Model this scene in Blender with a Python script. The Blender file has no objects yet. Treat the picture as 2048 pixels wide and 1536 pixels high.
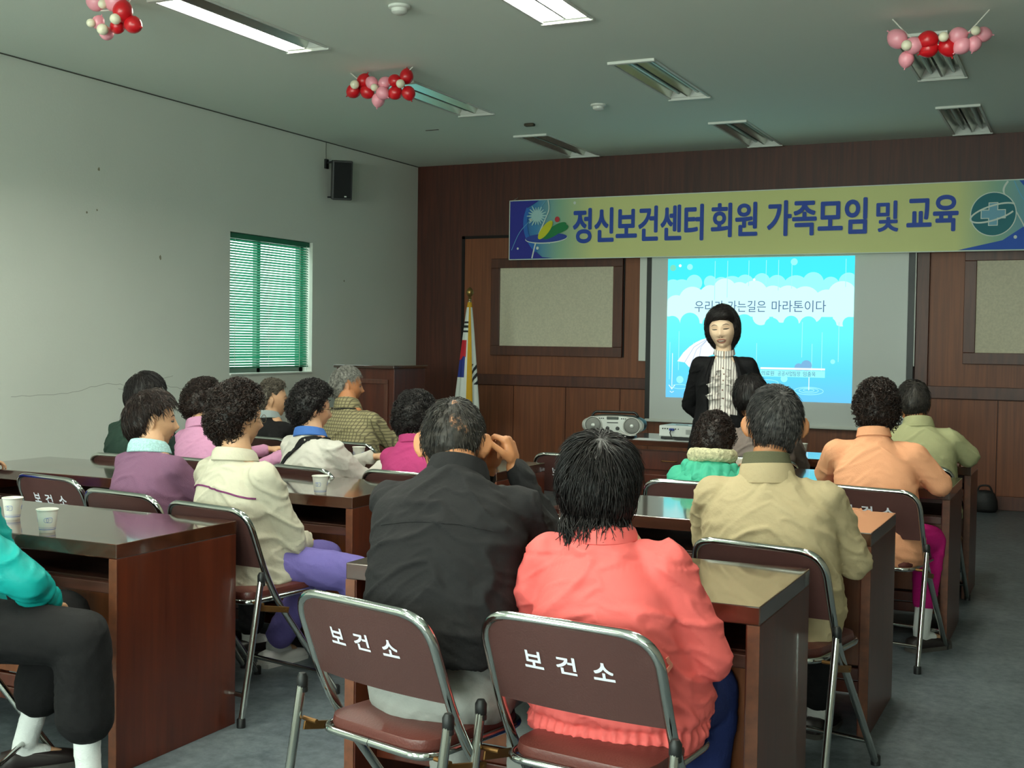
import bpy, bmesh, math, random
import numpy as np
from mathutils import Vector, Matrix, noise
from mathutils.bvhtree import BVHTree
random.seed(7); np.random.seed(7)
SC = bpy.context.scene
COL = SC.collection
PI = math.pi
rad = math.radians

# ------------------------------------------------------------------ camera
F_PX, YAW, PITCH, ROLL, EYE = 2414.0, rad(25.6), rad(1.95), rad(0.8), 1.40
cam_d = bpy.data.cameras.new('camera'); cam = bpy.data.objects.new('camera', cam_d); COL.objects.link(cam)
cam_d.sensor_fit = 'HORIZONTAL'; cam_d.sensor_width = 36.0; cam_d.lens = 36.0 * F_PX / 2048.0
fw = Vector((-math.sin(YAW) * math.cos(PITCH), math.cos(YAW) * math.cos(PITCH), -math.sin(PITCH)))
rt = Vector((math.cos(YAW), math.sin(YAW), 0)); up = rt.cross(fw)
r2 = math.cos(ROLL) * rt + math.sin(ROLL) * up; u2 = -math.sin(ROLL) * rt + math.cos(ROLL) * up
M3 = Matrix((r2, u2, -fw)).transposed()
cam.matrix_world = Matrix.Translation((0, 0, EYE)) @ M3.to_4x4()
cam_d.clip_start = 0.05; cam_d.clip_end = 60
SC.camera = cam

# ------------------------------------------------------------------ world, exposure
SC.view_settings.view_transform = 'Standard'; SC.view_settings.look = 'None'
SC.view_settings.exposure = 0.0; SC.view_settings.gamma = 1.0; SC.view_settings.use_curve_mapping = False
w = bpy.data.worlds.new('sky'); SC.world = w; w.use_nodes = True
w.node_tree.nodes['Background'].inputs[0].default_value = (0.80, 0.95, 0.90, 1)
w.node_tree.nodes['Background'].inputs[1].default_value = 5.5
DAY_W = 190.0           # power of the area light added at one unseen rear window
TUBE_L = 112.0           # radiance of a lit tube
LAMP_COL = (1.0, 0.99, 0.90)
SC.cycles.max_bounces = 8; SC.cycles.diffuse_bounces = 5
SC.cycles.caustics_reflective = False; SC.cycles.caustics_refractive = False
SC.cycles.sample_clamp_indirect = 4.0

# ------------------------------------------------------------------ room numbers
XL, XR, YB, YF, ZC = -6.59, 1.30, -2.60, 11.34, 3.28

# ------------------------------------------------------------------ materials
def lin(c):
    return tuple(((v / 255 / 12.92) if v / 255 <= 0.04045 else ((v / 255 + 0.055) / 1.055) ** 2.4) for v in c)
MATS = {}
def mat(name, rgb, rough=0.6, metal=0.0, spec=0.5, bump=None, vary=None, coat=0.0, sheen=0.0, emit=None, alpha=None, trans=0.0):
    """rgb is an sRGB triple 0..255.  bump=(scale,strength[,stretch])  vary=(scale,amount)"""
    if name in MATS: return MATS[name]
    m = bpy.data.materials.new(name); m.use_nodes = True
    nt = m.node_tree; b = nt.nodes['Principled BSDF']
    c = lin(rgb) + (1,)
    b.inputs['Base Color'].default_value = c
    b.inputs['Roughness'].default_value = rough; b.inputs['Metallic'].default_value = metal
    b.inputs['Specular IOR Level'].default_value = spec
    b.inputs['Coat Weight'].default_value = coat; b.inputs['Coat Roughness'].default_value = 0.08
    if sheen: b.inputs['Sheen Weight'].default_value = sheen; b.inputs['Sheen Roughness'].default_value = 0.5
    if trans: b.inputs['Transmission Weight'].default_value = trans
    if emit: b.inputs['Emission Color'].default_value = lin(emit[0]) + (1,); b.inputs['Emission Strength'].default_value = emit[1]
    tc = None
    if bump or vary:
        tc = nt.nodes.new('ShaderNodeTexCoord')
    if vary:
        n = nt.nodes.new('ShaderNodeTexNoise'); n.inputs['Scale'].default_value = vary[0]; n.inputs['Detail'].default_value = 4
        mp = nt.nodes.new('ShaderNodeMapRange'); mp.inputs[3].default_value = 1 - vary[1]; mp.inputs[4].default_value = 1 + vary[1]
        mp.inputs[1].default_value = 0.3; mp.inputs[2].default_value = 0.7
        mx = nt.nodes.new('ShaderNodeVectorMath'); mx.operation = 'SCALE'; mx.inputs[0].default_value = c[:3]
        nt.links.new(tc.outputs['Object'], n.inputs['Vector']); nt.links.new(n.outputs[0], mp.inputs[0])
        nt.links.new(mp.outputs[0], mx.inputs['Scale']); nt.links.new(mx.outputs[0], b.inputs['Base Color'])
    if bump:
        n = nt.nodes.new('ShaderNodeTexNoise'); n.inputs['Scale'].default_value = bump[0]; n.inputs['Detail'].default_value = 5
        mpn = nt.nodes.new('ShaderNodeMapping')
        if len(bump) > 2: mpn.inputs['Scale'].default_value = bump[2]
        bp = nt.nodes.new('ShaderNodeBump'); bp.inputs['Strength'].default_value = bump[1]; bp.inputs['Distance'].default_value = 0.01
        nt.links.new(tc.outputs['Object'], mpn.inputs[0]); nt.links.new(mpn.outputs[0], n.inputs['Vector'])
        nt.links.new(n.outputs[0], bp.inputs['Height']); nt.links.new(bp.outputs[0], b.inputs['Normal'])
    MATS[name] = m
    return m

def wood(name, dark, light, rough=0.35, grain=(14, 14, 0.9), coat=0.0, spec=0.5, axis=None, groove=None):
    """veneer with long streaks; grain gives the noise scale on each axis (small = long streak)"""
    if name in MATS: return MATS[name]
    m = bpy.data.materials.new(name); m.use_nodes = True
    nt = m.node_tree; b = nt.nodes['Principled BSDF']
    tc = nt.nodes.new('ShaderNodeTexCoord'); mp = nt.nodes.new('ShaderNodeMapping'); mp.inputs['Scale'].default_value = grain
    n1 = nt.nodes.new('ShaderNodeTexNoise'); n1.inputs['Scale'].default_value = 2.2; n1.inputs['Detail'].default_value = 6; n1.inputs['Distortion'].default_value = 0.6
    n2 = nt.nodes.new('ShaderNodeTexNoise'); n2.inputs['Scale'].default_value = 1.1; n2.inputs['Detail'].default_value = 3
    mp2 = nt.nodes.new('ShaderNodeMapping'); mp2.inputs['Scale'].default_value = (1.3, 1.3, 0.8)
    r = nt.nodes.new('ShaderNodeValToRGB')
    r.color_ramp.elements[0].position = 0.3; r.color_ramp.elements[0].color = lin(dark) + (1,)
    r.color_ramp.elements[1].position = 0.72; r.color_ramp.elements[1].color = lin(light) + (1,)
    ad = nt.nodes.new('ShaderNodeMath'); ad.operation = 'ADD'
    sc = nt.nodes.new('ShaderNodeMath'); sc.operation = 'MULTIPLY_ADD'; sc.inputs[1].default_value = 0.5; sc.inputs[2].default_value = -0.25
    L = nt.links.new
    L(tc.outputs['Object'], mp.inputs[0]); L(mp.outputs[0], n1.inputs['Vector'])
    L(tc.outputs['Object'], mp2.inputs[0]); L(mp2.outputs[0], n2.inputs['Vector'])
    L(n2.outputs[0], sc.inputs[0]); L(n1.outputs[0], ad.inputs[0]); L(sc.outputs[0], ad.inputs[1])
    L(ad.outputs[0], r.inputs[0]); L(r.outputs[0], b.inputs['Base Color'])
    b.inputs['Roughness'].default_value = rough; b.inputs['Coat Weight'].default_value = coat; b.inputs['Coat Roughness'].default_value = 0.06
    b.inputs['Specular IOR Level'].default_value = spec
    MATS[name] = m
    return m

# ------------------------------------------------------------------ mesh kit
class MB:
    """collects closed shapes; build() links them as ONE mesh object"""
    def __init__(s): s.v = []; s.f = []; s.mi = []
    def add(s, v, f, mi=0):
        o = len(s.v); s.v.extend([tuple(p) for p in v]); s.f.extend([tuple(i + o for i in q) for q in f]); s.mi.extend([mi] * len(f))
    def box(s, c, d, mi=0, R=None, bev=0.0):
        hx, hy, hz = d[0] / 2, d[1] / 2, d[2] / 2
        if bev > 0:
            bm = bmesh.new(); bmesh.ops.create_cube(bm, size=1.0)
            for q in bm.verts: q.co = Vector((q.co.x * d[0], q.co.y * d[1], q.co.z * d[2]))
            bmesh.ops.bevel(bm, geom=bm.edges[:], offset=min(bev, min(d) * .45), segments=2, profile=0.5, affect='EDGES')
            bm.verts.index_update()
            v = [q.co.copy() for q in bm.verts]; f = [[q.index for q in fc.verts] for fc in bm.faces]; bm.free()
        else:
            v = [Vector((x, y, z)) for x in (-hx, hx) for y in (-hy, hy) for z in (-hz, hz)]
            f = [(0, 1, 3, 2), (4, 6, 7, 5), (0, 4, 5, 1), (2, 3, 7, 6), (0, 2, 6, 4), (1, 5, 7, 3)]
        if R is not None: v = [R @ p for p in v]
        s.add([p + Vector(c) for p in v], f, mi)
    def rings(s, rings, mi=0, caps=True, closed=False, fan=True):
        n = len(rings[0]); v = [p for r in rings for p in r]; f = []
        m = len(rings)
        for i in range(m if closed else m - 1):
            a, b = i * n, ((i + 1) % m) * n
            for j in range(n):
                k = (j + 1) % n; f.append((a + j, a + k, b + k, b + j))
        if caps and not closed:
            f.append(tuple(range(n - 1, -1, -1))); f.append(tuple((m - 1) * n + j for j in range(n)))
        s.add(v, f, mi)
    def tube(s, path, r, n=10, mi=0, caps=True, closed=False):
        path = [Vector(p) for p in path]; rs = r if isinstance(r, (list, tuple)) else [r] * len(path)
        m = len(path); out = []; prev = None
        for i, p in enumerate(path):
            if closed: t = (path[(i + 1) % m] - path[i - 1])
            else: t = path[min(i + 1, m - 1)] - path[max(i - 1, 0)]
            t.normalize()
            if prev is None:
                a = Vector((0, 0, 1)) if abs(t.z) < 0.9 else Vector((1, 0, 0)); nrm = t.cross(a).normalized()
            else:
                nrm = (prev - t * prev.dot(t)).normalized()
            prev = nrm; bn = t.cross(nrm)
            out.append([p + (nrm * math.cos(2 * PI * j / n) + bn * math.sin(2 * PI * j / n)) * rs[i] for j in range(n)])
        s.rings(out, mi, caps, closed)
    def cyl(s, a, b, ra, rb=None, n=20, mi=0):
        s.tube([a, b], [ra, ra if rb is None else rb], n, mi)
    def lathe(s, prof, c=(0, 0, 0), n=28, mi=0, R=None, caps=True):
        rr = []
        for r, z in prof:
            ring = [Vector((r * math.cos(2 * PI * j / n), r * math.sin(2 * PI * j / n), z)) for j in range(n)]
            if R is not None: ring = [R @ p for p in ring]
            rr.append([p + Vector(c) for p in ring])
        s.rings(rr, mi, caps)
    def ell(s, c, r, R=None, nu=16, nv=10, mi=0):
        c = Vector(c); v = []; f = []
        for i in range(1, nv):
            t = PI * i / nv
            for j in range(nu):
                p = 2 * PI * j / nu
                q = Vector((r[0] * math.sin(t) * math.cos(p), r[1] * math.sin(t) * math.sin(p), r[2] * math.cos(t)))
                v.append(c + (R @ q if R is not None else q))
        for e in (Vector((0, 0, r[2])), Vector((0, 0, -r[2]))): v.append(c + (R @ e if R is not None else e))
        T = len(v) - 2
        for i in range(nv - 2):
            for j in range(nu):
                k = (j + 1) % nu; f.append((i * nu + j, (i + 1) * nu + j, (i + 1) * nu + k, i * nu + k))
        for j in range(nu):
            k = (j + 1) % nu; f.append((T, j, k)); f.append((T + 1, (nv - 2) * nu + k, (nv - 2) * nu + j))
        s.add(v, f, mi)
    def rc(s, a, b, ra, rb, n=14, mi=0, flat=1.0, fdir=None):
        """limb piece: tapered capsule, optionally flattened along fdir"""
        a = Vector(a); b = Vector(b); t = (b - a); L = t.length; t.normalize()
        ref = Vector(fdir) if fdir is not None else (Vector((0, 0, 1)) if abs(t.z) < .9 else Vector((0, 1, 0)))
        bn = t.cross(ref).normalized(); nr = bn.cross(t).normalized()
        rr = []
        def ring(c, r): rr.append([c + nr * (math.cos(2 * PI * j / n) * r * flat) + bn * (math.sin(2 * PI * j / n) * r) for j in range(n)])
        for k in (75, 45, 20): ring(a - t * ra * math.sin(rad(k)), ra * math.cos(rad(k)))
        for k in range(5): ring(a + t * L * k / 4, ra + (rb - ra) * k / 4)
        for k in (20, 45, 75): ring(b + t * rb * math.sin(rad(k)), rb * math.cos(rad(k)))
        s.rings(rr, mi)
    def chain(s, pts, rs, n=14, mi=0, flat=1.0, fdir=None):
        for i in range(len(pts) - 1): s.rc(pts[i], pts[i + 1], rs[i], rs[i + 1], n, mi, flat, fdir)
    def mesh(s, name, mats):
        me = bpy.data.meshes.new(name); me.from_pydata(s.v, [], s.f)
        for m in mats: me.materials.append(m)
        if len(mats) > 1: me.polygons.foreach_set('material_index', s.mi)
        return me
    def build(s, name, mats, parent=None, loc=None, smooth=False, fixn=True):
        if not isinstance(mats, (list, tuple)): mats = [mats]
        me = s.mesh(name, mats)
        if fixn:
            bm = bmesh.new(); bm.from_mesh(me); bmesh.ops.recalc_face_normals(bm, faces=bm.faces[:]); bm.to_mesh(me); bm.free()
        if smooth == 'auto':
            me.shade_smooth(); me.set_sharp_from_angle(angle=rad(38))
        elif smooth: me.shade_smooth()
        o = bpy.data.objects.new(name, me); COL.objects.link(o)
        if parent is not None: o.parent = parent
        if loc is not None: o.location = loc
        return o
    def melt(s, name, mats, voxel, it=4, fac=0.5, parent=None, disp=None, dec=None):
        """all shapes flow together into one continuous skin"""
        if not isinstance(mats, (list, tuple)): mats = [mats]
        me = s.mesh(name + '_src', mats[:1])
        bm = bmesh.new(); bm.from_mesh(me); bmesh.ops.recalc_face_normals(bm, faces=bm.faces[:]); bm.to_mesh(me); bm.free()
        t = bpy.data.objects.new('tmp', me); COL.objects.link(t)
        md = t.modifiers.new('r', 'REMESH'); md.mode = 'VOXEL'; md.voxel_size = voxel; md.use_smooth_shade = True
        sm = t.modifiers.new('s', 'SMOOTH'); sm.iterations = it; sm.factor = fac
        dg = bpy.context.evaluated_depsgraph_get(); dg.update()
        out = bpy.data.meshes.new_from_object(t.evaluated_get(dg)); out.name = name
        bpy.data.objects.remove(t); bpy.data.meshes.remove(me)
        out.materials.clear()
        for m in mats: out.materials.append(m)
        if disp is not None:
            n = len(out.vertices); co = np.empty(n * 3); out.vertices.foreach_get('co', co); co = co.reshape(-1, 3)
            no = np.empty(n * 3); out.vertices.foreach_get('normal', no); no = no.reshape(-1, 3)
            d = disp(co, no); co = co + no * d[:, None]
            out.vertices.foreach_set('co', co.ravel()); out.update()
        out.shade_smooth()
        o = bpy.data.objects.new(name, out); COL.objects.link(o)
        if parent is not None: o.parent = parent
        return o

def tag(o, label=None, cat=None, group=None, kind=None):
    if label: o['label'] = label
    if cat: o['category'] = cat
    if group: o['group'] = group
    if kind: o['kind'] = kind
    return o
def thing(name, label, cat, loc=(0, 0, 0), rz=0.0, group=None):
    o = bpy.data.objects.new(name, None); COL.objects.link(o)
    o.location = loc; o.rotation_euler = (0, 0, rz); o.empty_display_size = 0.1
    return tag(o, label, cat, group)
def struct(name, mb, mats, smooth=False):
    return tag(mb.build(name, mats, smooth=smooth), kind='structure')
def dup(root, loc, rz, label, group=None):
    r = root.copy(); COL.objects.link(r); r.location = loc; r.rotation_euler = (0, 0, rz); r['label'] = label
    if group: r['group'] = group
    for ch in list(root.children):
        c = ch.copy(); COL.objects.link(c); c.parent = r
        for g in list(ch.children):
            e = g.copy(); COL.objects.link(e); e.parent = c
    return r
def text_mesh(body, weight=0.0, extrude=0.0):
    cu = bpy.data.curves.new('lettering', 'FONT'); cu.body = body; cu.offset = weight; cu.extrude = extrude; cu.resolution_u = 6
    o = bpy.data.objects.new('tmp', cu); COL.objects.link(o)
    dg = bpy.context.evaluated_depsgraph_get(); dg.update()
    me = bpy.data.meshes.new_from_object(o.evaluated_get(dg))
    bpy.data.objects.remove(o); bpy.data.curves.remove(cu)
    n = len(me.vertices); co = np.empty(n * 3); me.vertices.foreach_get('co', co); co = co.reshape(-1, 3)
    fs = [tuple(p.vertices) for p in me.polygons]; bpy.data.meshes.remove(me)
    return co, fs
def text_into(mb, body, x0, x1, z0, z1, y, weight=0.012, mi=0, thick=0.002, yaxis=-1, fit=True):
    """lettering in the xz plane, reading from -Y, fitted into x0..x1, z0..z1"""
    co, fs = text_mesh(body, 0.0, 0.01)
    lo = co.min(0); hi = co.max(0); bw_ = weight * (z1 - z0)
    if weight > .008:       # heavier strokes: the outline printed again a little to each side
        for k in range(8): 
            a = 2 * PI * k / 8; text_into(mb, body, x0 + bw_ * math.cos(a), x1 + bw_ * math.cos(a), z0 + bw_ * math.sin(a), z1 + bw_ * math.sin(a), y + .0004 + .0001 * k, 0, mi, thick)
    sx = (x1 - x0) / (hi[0] - lo[0]); sz = (z1 - z0) / (hi[1] - lo[1])
    v = [(x0 + (p[0] - lo[0]) * sx, y - (p[2] + 0.01) * thick / 0.02, z0 + (p[1] - lo[1]) * sz) for p in co]
    mb.add(v, fs, mi)
def disc_into(mb, cx, cz, rx, rz, y, mi=0, n=36, rot=0.0, a0=0, a1=2 * PI):
    v = [(cx, y, cz)]; full = abs(a1 - a0 - 2 * PI) < 1e-6; m = n if full else n + 1
    for j in range(m):
        a = a0 + (a1 - a0) * j / n; px, pz = rx * math.cos(a), rz * math.sin(a)
        v.append((cx + px * math.cos(rot) - pz * math.sin(rot), y, cz + px * math.sin(rot) + pz * math.cos(rot)))
    f = [(0, 1 + j, 1 + (j + 1) % m) for j in range(n)]
    mb.add(v, f, mi)
def ribbon_into(mb, pts, wd, y, mi=0, sm=False):
    """flat stroke in the xz plane"""
    P = [Vector((p[0], 0, p[1])) for p in pts]; v = []
    if sm: P = smooth_path(P, 7); wd = wd if not isinstance(wd, (list, tuple)) else [wd[min(i // 7, len(wd) - 1)] for i in range(len(P))]
    for i, p in enumerate(P):
        t = (P[min(i + 1, len(P) - 1)] - P[max(i - 1, 0)]).normalized(); n = Vector((-t.z, 0, t.x))
        w_ = wd[i] if isinstance(wd, (list, tuple)) else wd
        v += [p + n * w_ / 2 + Vector((0, y, 0)), p - n * w_ / 2 + Vector((0, y, 0))]
    mb.add(v, [(2 * i, 2 * i + 1, 2 * i + 3, 2 * i + 2) for i in range(len(P) - 1)], mi)
def smooth_path(pts, k=6):
    """Catmull-Rom through the points"""
    P = [Vector(p) for p in pts]; out = []
    for i in range(len(P) - 1):
        p0 = P[max(i - 1, 0)]; p1 = P[i]; p2 = P[i + 1]; p3 = P[min(i + 2, len(P) - 1)]
        for j in range(k):
            t = j / k
            out.append(0.5 * ((2 * p1) + (-p0 + p2) * t + (2 * p0 - 5 * p1 + 4 * p2 - p3) * t * t + (-p0 + 3 * p1 - 3 * p2 + p3) * t ** 3))
    out.append(P[-1]); return out
def fillet(pts, r, k=6):
    """polyline with rounded corners"""
    P = [Vector(p) for p in pts]; out = [P[0]]
    for i in range(1, len(P) - 1):
        a = (P[i - 1] - P[i]); b = (P[i + 1] - P[i]); rr = min(r[i] if isinstance(r, (list, tuple)) else r, a.length * .49, b.length * .49)
        A = P[i] + a.normalized() * rr; B = P[i] + b.normalized() * rr
        for j in range(k + 1):
            t = j / k; out.append(A * (1 - t) ** 2 + P[i] * 2 * t * (1 - t) + B * t * t)
    out.append(P[-1]); return out
# ================================================================== THE ROOM
M_plaster = mat('wall_plaster', (226, 227, 217), 0.85, bump=(60, 0.08), vary=(0.9, 0.03))
M_ceil = mat('ceiling_paint', (236, 243, 232), 0.9, bump=(90, 0.08))
M_white = mat('white_enamel', (226, 226, 218), 0.45)
M_wooddark = wood('dark_wall_veneer', (62, 25, 16), (86, 38, 23), 0.5, (16, 16, 0.7))
M_woodmid = wood('wall_veneer', (106, 54, 28), (134, 74, 40), 0.5, (20, 20, 0.6))
M_woodfr = wood('frame_veneer', (70, 32, 20), (94, 46, 28), 0.45, (12, 12, 1.2))
M_black = mat('black_plastic', (16, 16, 17), 0.45)
M_groove = mat('shadow_gap', (22, 10, 8), 0.8)

# floor: mottled blue-grey vinyl
M_floor = bpy.data.materials.new('vinyl_floor'); M_floor.use_nodes = True
nt = M_floor.node_tree; bs = nt.nodes['Principled BSDF']
tc = nt.nodes.new('ShaderNodeTexCoord')
n1 = nt.nodes.new('ShaderNodeTexNoise'); n1.inputs['Scale'].default_value = 22; n1.inputs['Detail'].default_value = 8; n1.inputs['Roughness'].default_value = 0.75
n2 = nt.nodes.new('ShaderNodeTexNoise'); n2.inputs['Scale'].default_value = 3.5; n2.inputs['Detail'].default_value = 3
ad = nt.nodes.new('ShaderNodeMath'); ad.operation = 'MULTIPLY_ADD'; ad.inputs[1].default_value = 0.35
rp = nt.nodes.new('ShaderNodeValToRGB')
rp.color_ramp.elements[0].position = 0.48; rp.color_ramp.elements[0].color = lin((66, 74, 80)) + (1,)
rp.color_ramp.elements[1].position = 0.86; rp.color_ramp.elements[1].color = lin((112, 120, 124)) + (1,)
nt.links.new(tc.outputs['Object'], n1.inputs['Vector']); nt.links.new(tc.outputs['Object'], n2.inputs['Vector'])
nt.links.new(n2.outputs[0], ad.inputs[0]); nt.links.new(n1.outputs[0], ad.inputs[2])
nt.links.new(ad.outputs[0], rp.inputs[0]); nt.links.new(rp.outputs[0], bs.inputs['Base Color'])
bs.inputs['Roughness'].default_value = 0.42
mb = MB(); mb.box(((XL + XR) / 2, (YB + YF) / 2, -0.05), (XR - XL + .4, YF - YB + .4, 0.1)); struct('floor', mb, M_floor)

def holed(mb, u0, u1, v0, v1, holes, put, mi=0):
    """rectangle u0..u1 x v0..v1 without the rectangles in holes; put(u,v) gives the 3-D point"""
    us = sorted({u0, u1} | {h[0] for h in holes} | {h[1] for h in holes}); vs = sorted({v0, v1} | {h[2] for h in holes} | {h[3] for h in holes})
    idx = {}; V = []
    for i, u in enumerate(us):
        for j, v in enumerate(vs): idx[i, j] = len(V); V.append(put(u, v))
    Fc = []
    for i in range(len(us) - 1):
        for j in range(len(vs) - 1):
            cu, cv = (us[i] + us[i + 1]) / 2, (vs[j] + vs[j + 1]) / 2
            if any(h[0] < cu < h[1] and h[2] < cv < h[3] for h in holes): continue
            Fc.append((idx[i, j], idx[i + 1, j], idx[i + 1, j + 1], idx[i, j + 1]))
    mb.add(V, Fc, mi)

LW, LL = 0.30, 1.28
LX = (-4.62, -2.80, -0.98); LY = (-1.15, 1.20, 3.55, 5.88, 8.25, 10.60)
holes = [(x - LW / 2, x + LW / 2, y - LL / 2, y + LL / 2) for x in LX for y in LY]
mb = MB(); holed(mb, XL - .1, XR + .1, YB - .1, YF + .1, holes, lambda u, v: (u, v, ZC))
ceil_o = struct('ceiling', mb, M_ceil)
mb = MB(); mb.box(((XL + XR) / 2, (YB + YF) / 2, ZC + .16), (XR - XL + .4, YF - YB + .4, .06)); struct('light_stop_slab', mb, M_ceil)  # unseen slab added above the ceiling to keep sky light out

# left wall with the window opening
WY0, WY1, WZ0, WZ1 = 8.20, 9.40, 1.09, 2.31
mb = MB(); holed(mb, YB - .1, YF + .1, 0, ZC, [(WY0, WY1, WZ0, WZ1)], lambda u, v: (XL, u, v))
D = 0.17
mb.add([(XL, WY0, WZ0), (XL, WY1, WZ0), (XL, WY1, WZ1), (XL, WY0, WZ1), (XL - D, WY0, WZ0), (XL - D, WY1, WZ0), (XL - D, WY1, WZ1), (XL - D, WY0, WZ1)],
       [(0, 1, 5, 4), (1, 2, 6, 5), (2, 3, 7, 6), (3, 0, 4, 7)])
holed(mb, YB - .1, YF + .1, 0, ZC, [(WY0, WY1, WZ0, WZ1)], lambda u, v: (XL - D, u, v))
# hairline cracks and dents are part of the wall
M_crack = mat('crack_in_plaster', (180, 179, 170), 0.9)
def crack(pts):
    P = smooth_path([(XL + .0012, y, z) for y, z in pts], 8); v = []
    for i, p in enumerate(P):
        j = random.uniform(-.006, .006); v += [p + Vector((0, 0, .002 + j)), p + Vector((0, 0, -.002 + j))]
    mb.add(v, [(2 * i, 2 * i + 1, 2 * i + 3, 2 * i + 2) for i in range(len(P) - 1)], 1)
crack([(5.9, .99), (6.4, 1.0), (6.75, 1.05), (7.1, 1.04), (7.5, 1.1)]); crack([(6.9, 1.02), (7.15, .98), (7.4, 1.02), (7.7, .99), (8.0, 1.03)])
for y, z, r in ((9.93, 1.98, .012), (6.7, 2.63, .016), (6.68, 2.33, .01), (6.58, 2.3, .012), (7.35, 2.03, .02)):
    v = [(XL + .0015, y + r * math.cos(a) * random.uniform(.5, 1.1), z + r * math.sin(a) * random.uniform(.5, 1.1)) for a in [k * PI / 4 for k in range(8)]]
    mb.add(v, [tuple(range(8))], 2)
M_dent = mat('dent_in_plaster', (150, 144, 122), 0.9)
struct('wall_left', mb, [M_plaster, M_crack, M_dent])
mb = MB(); mb.box((XL + .008, (YB + YF) / 2, .05), (.016, YF - YB, .10)); struct('baseboard_left', mb, M_woodfr)
mb = MB(); mb.box((XL + .006, (YB + YF) / 2, ZC - .004), (.010, YF - YB, .006)); struct('trim_1', mb, mat('ceiling_joint', (84, 82, 74), .8))
# window frame + glass behind the blind
mb = MB(); FX = XL - .13
for y in (WY0 + .03, WY1 - .03, (WY0 + WY1) / 2 - .07): mb.box((FX, y, (WZ0 + WZ1) / 2), (.05, .06 if abs(y - (WY0 + WY1) / 2) > .2 else .05, WZ1 - WZ0), bev=.004)
for z in (WZ0 + .03, WZ1 - .03): mb.box((FX, (WY0 + WY1) / 2, z), (.05, WY1 - WY0, .06), bev=.004)
win = struct('window_1', mb, mat('window_frame', (120, 124, 118), .4))
gl = bpy.data.materials.new('window_glass'); gl.use_nodes = True; g = gl.node_tree; g.nodes.remove(g.nodes['Principled BSDF'])
tr = g.nodes.new('ShaderNodeBsdfTransparent'); gg = g.nodes.new('ShaderNodeBsdfGlossy'); gg.inputs['Roughness'].default_value = .02
mx = g.nodes.new('ShaderNodeMixShader'); mx.inputs[0].default_value = .06; tr.inputs[0].default_value = (.93, .97, .95, 1)
g.links.new(tr.outputs[0], mx.inputs[1]); g.links.new(gg.outputs[0], mx.inputs[2]); g.links.new(mx.outputs[0], g.nodes['Material Output'].inputs[0])
mb = MB(); mb.box((FX, (WY0 + WY1) / 2, (WZ0 + WZ1) / 2), (.006, WY1 - WY0 - .1, WZ1 - WZ0 - .1)); mb.build('glass_pane', gl, win)
mb = MB(); mb.box((XL - .05, (WY0 + WY1) / 2, WZ0 + .008), (.13, WY1 - WY0 - .004, .016), bev=.004); mb.build('window_sill', M_white, win)
# venetian blind
vb = thing('venetian_blind', 'green slatted venetian blind lowered over the window in the white side wall', 'blind', (XL - .045, (WY0 + WY1) / 2, WZ1))
M_slat = bpy.data.materials.new('green_slat'); M_slat.use_nodes = True; g = M_slat.node_tree; b_ = g.nodes['Principled BSDF']
b_.inputs['Base Color'].default_value = lin((58, 130, 104)) + (1,); b_.inputs['Roughness'].default_value = .45
tl = g.nodes.new('ShaderNodeBsdfTranslucent'); tl.inputs[0].default_value = lin((40, 150, 110)) + (1,)
ms = g.nodes.new('ShaderNodeMixShader'); ms.inputs[0].default_value = .3
g.links.new(b_.outputs[0], ms.inputs[1]); g.links.new(tl.outputs[0], ms.inputs[2]); g.links.new(ms.outputs[0], g.nodes['Material Output'].inputs[0])
bw = WY1 - WY0 - .03
mb = MB(); mb.box((0, 0, -.025), (.04, bw, .045), bev=.004); mb.build('head_rail', M_slat, vb)
mb = MB(); NS = 48; zt, zb = -.065, -(WZ1 - WZ0) + .085
for i in range(NS):
    z = zt + (zb - zt) * i / (NS - 1); t = rad(43) + random.uniform(-.05, .05); prof = []
    if i == NS - 4: t = rad(55)
    for k in range(5):
        u = (k / 4 - .5) * .027; prof.append((u * math.cos(t) + .0, z - u * math.sin(t) + .0022 * (1 - (2 * k / 4 - 1) ** 2)))
    v = []
    for y in (-bw / 2, bw / 2): v += [(px, y, pz) for px, pz in prof]
    mb.add(v, [(k, k + 1, k + 6, k + 5) for k in range(4)])
mb.build('slats', M_slat, vb, smooth=True, fixn=False)
mb = MB(); mb.box((0, 0, zb - .02), (.026, bw, .014), bev=.003); mb.build('bottom_rail', M_slat, vb)
M_cord = mat('pale_cord', (190, 205, 190), .7)
for y in (-bw / 2 + .09, -.02, bw / 2 - .14): mb = MB(); mb.tube([(.015, y, -.03), (.015, y, zb - .02)], .0022, 6); mb.build('ladder_cord', M_cord, vb)
mb = MB(); mb.tube([(.022, bw / 2 - .05, -.04), (.024, bw / 2 - .045, -.9), (.02, bw / 2 - .03, zb - .06)], .0025, 6); mb.build('pull_cord', M_cord, vb)

# other two walls (behind and beside the camera) and front wall
M_rear = mat('rear_wall_paint', (200, 200, 190), .85)
mb = MB(); mb.box((XR + .05, (YB + YF) / 2, ZC / 2), (.1, YF - YB + .2, ZC)); struct('wall_right', mb, mat('side_wall_paint', (132, 128, 118), .85))
BW = [(-5.9, -4.3), (-3.4, -1.8), (-.9, .7)]; BZ0, BZ1 = .95, 2.55
mb = MB()
for yy_ in (YB, YB - .14): holed(mb, XL - .1, XR + .1, 0, ZC, [(a_, b_2, BZ0, BZ1) for a_, b_2 in BW], lambda u, v: (u, yy_, v))
for a_, b_2 in BW:
    mb.add([(x_, y_2, z_) for y_2 in (YB, YB - .14) for x_, z_ in ((a_, BZ0), (b_2, BZ0), (b_2, BZ1), (a_, BZ1))], [(0, 1, 5, 4), (1, 2, 6, 5), (2, 3, 7, 6), (3, 0, 4, 7)])
struct('wall_back', mb, M_rear)
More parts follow.
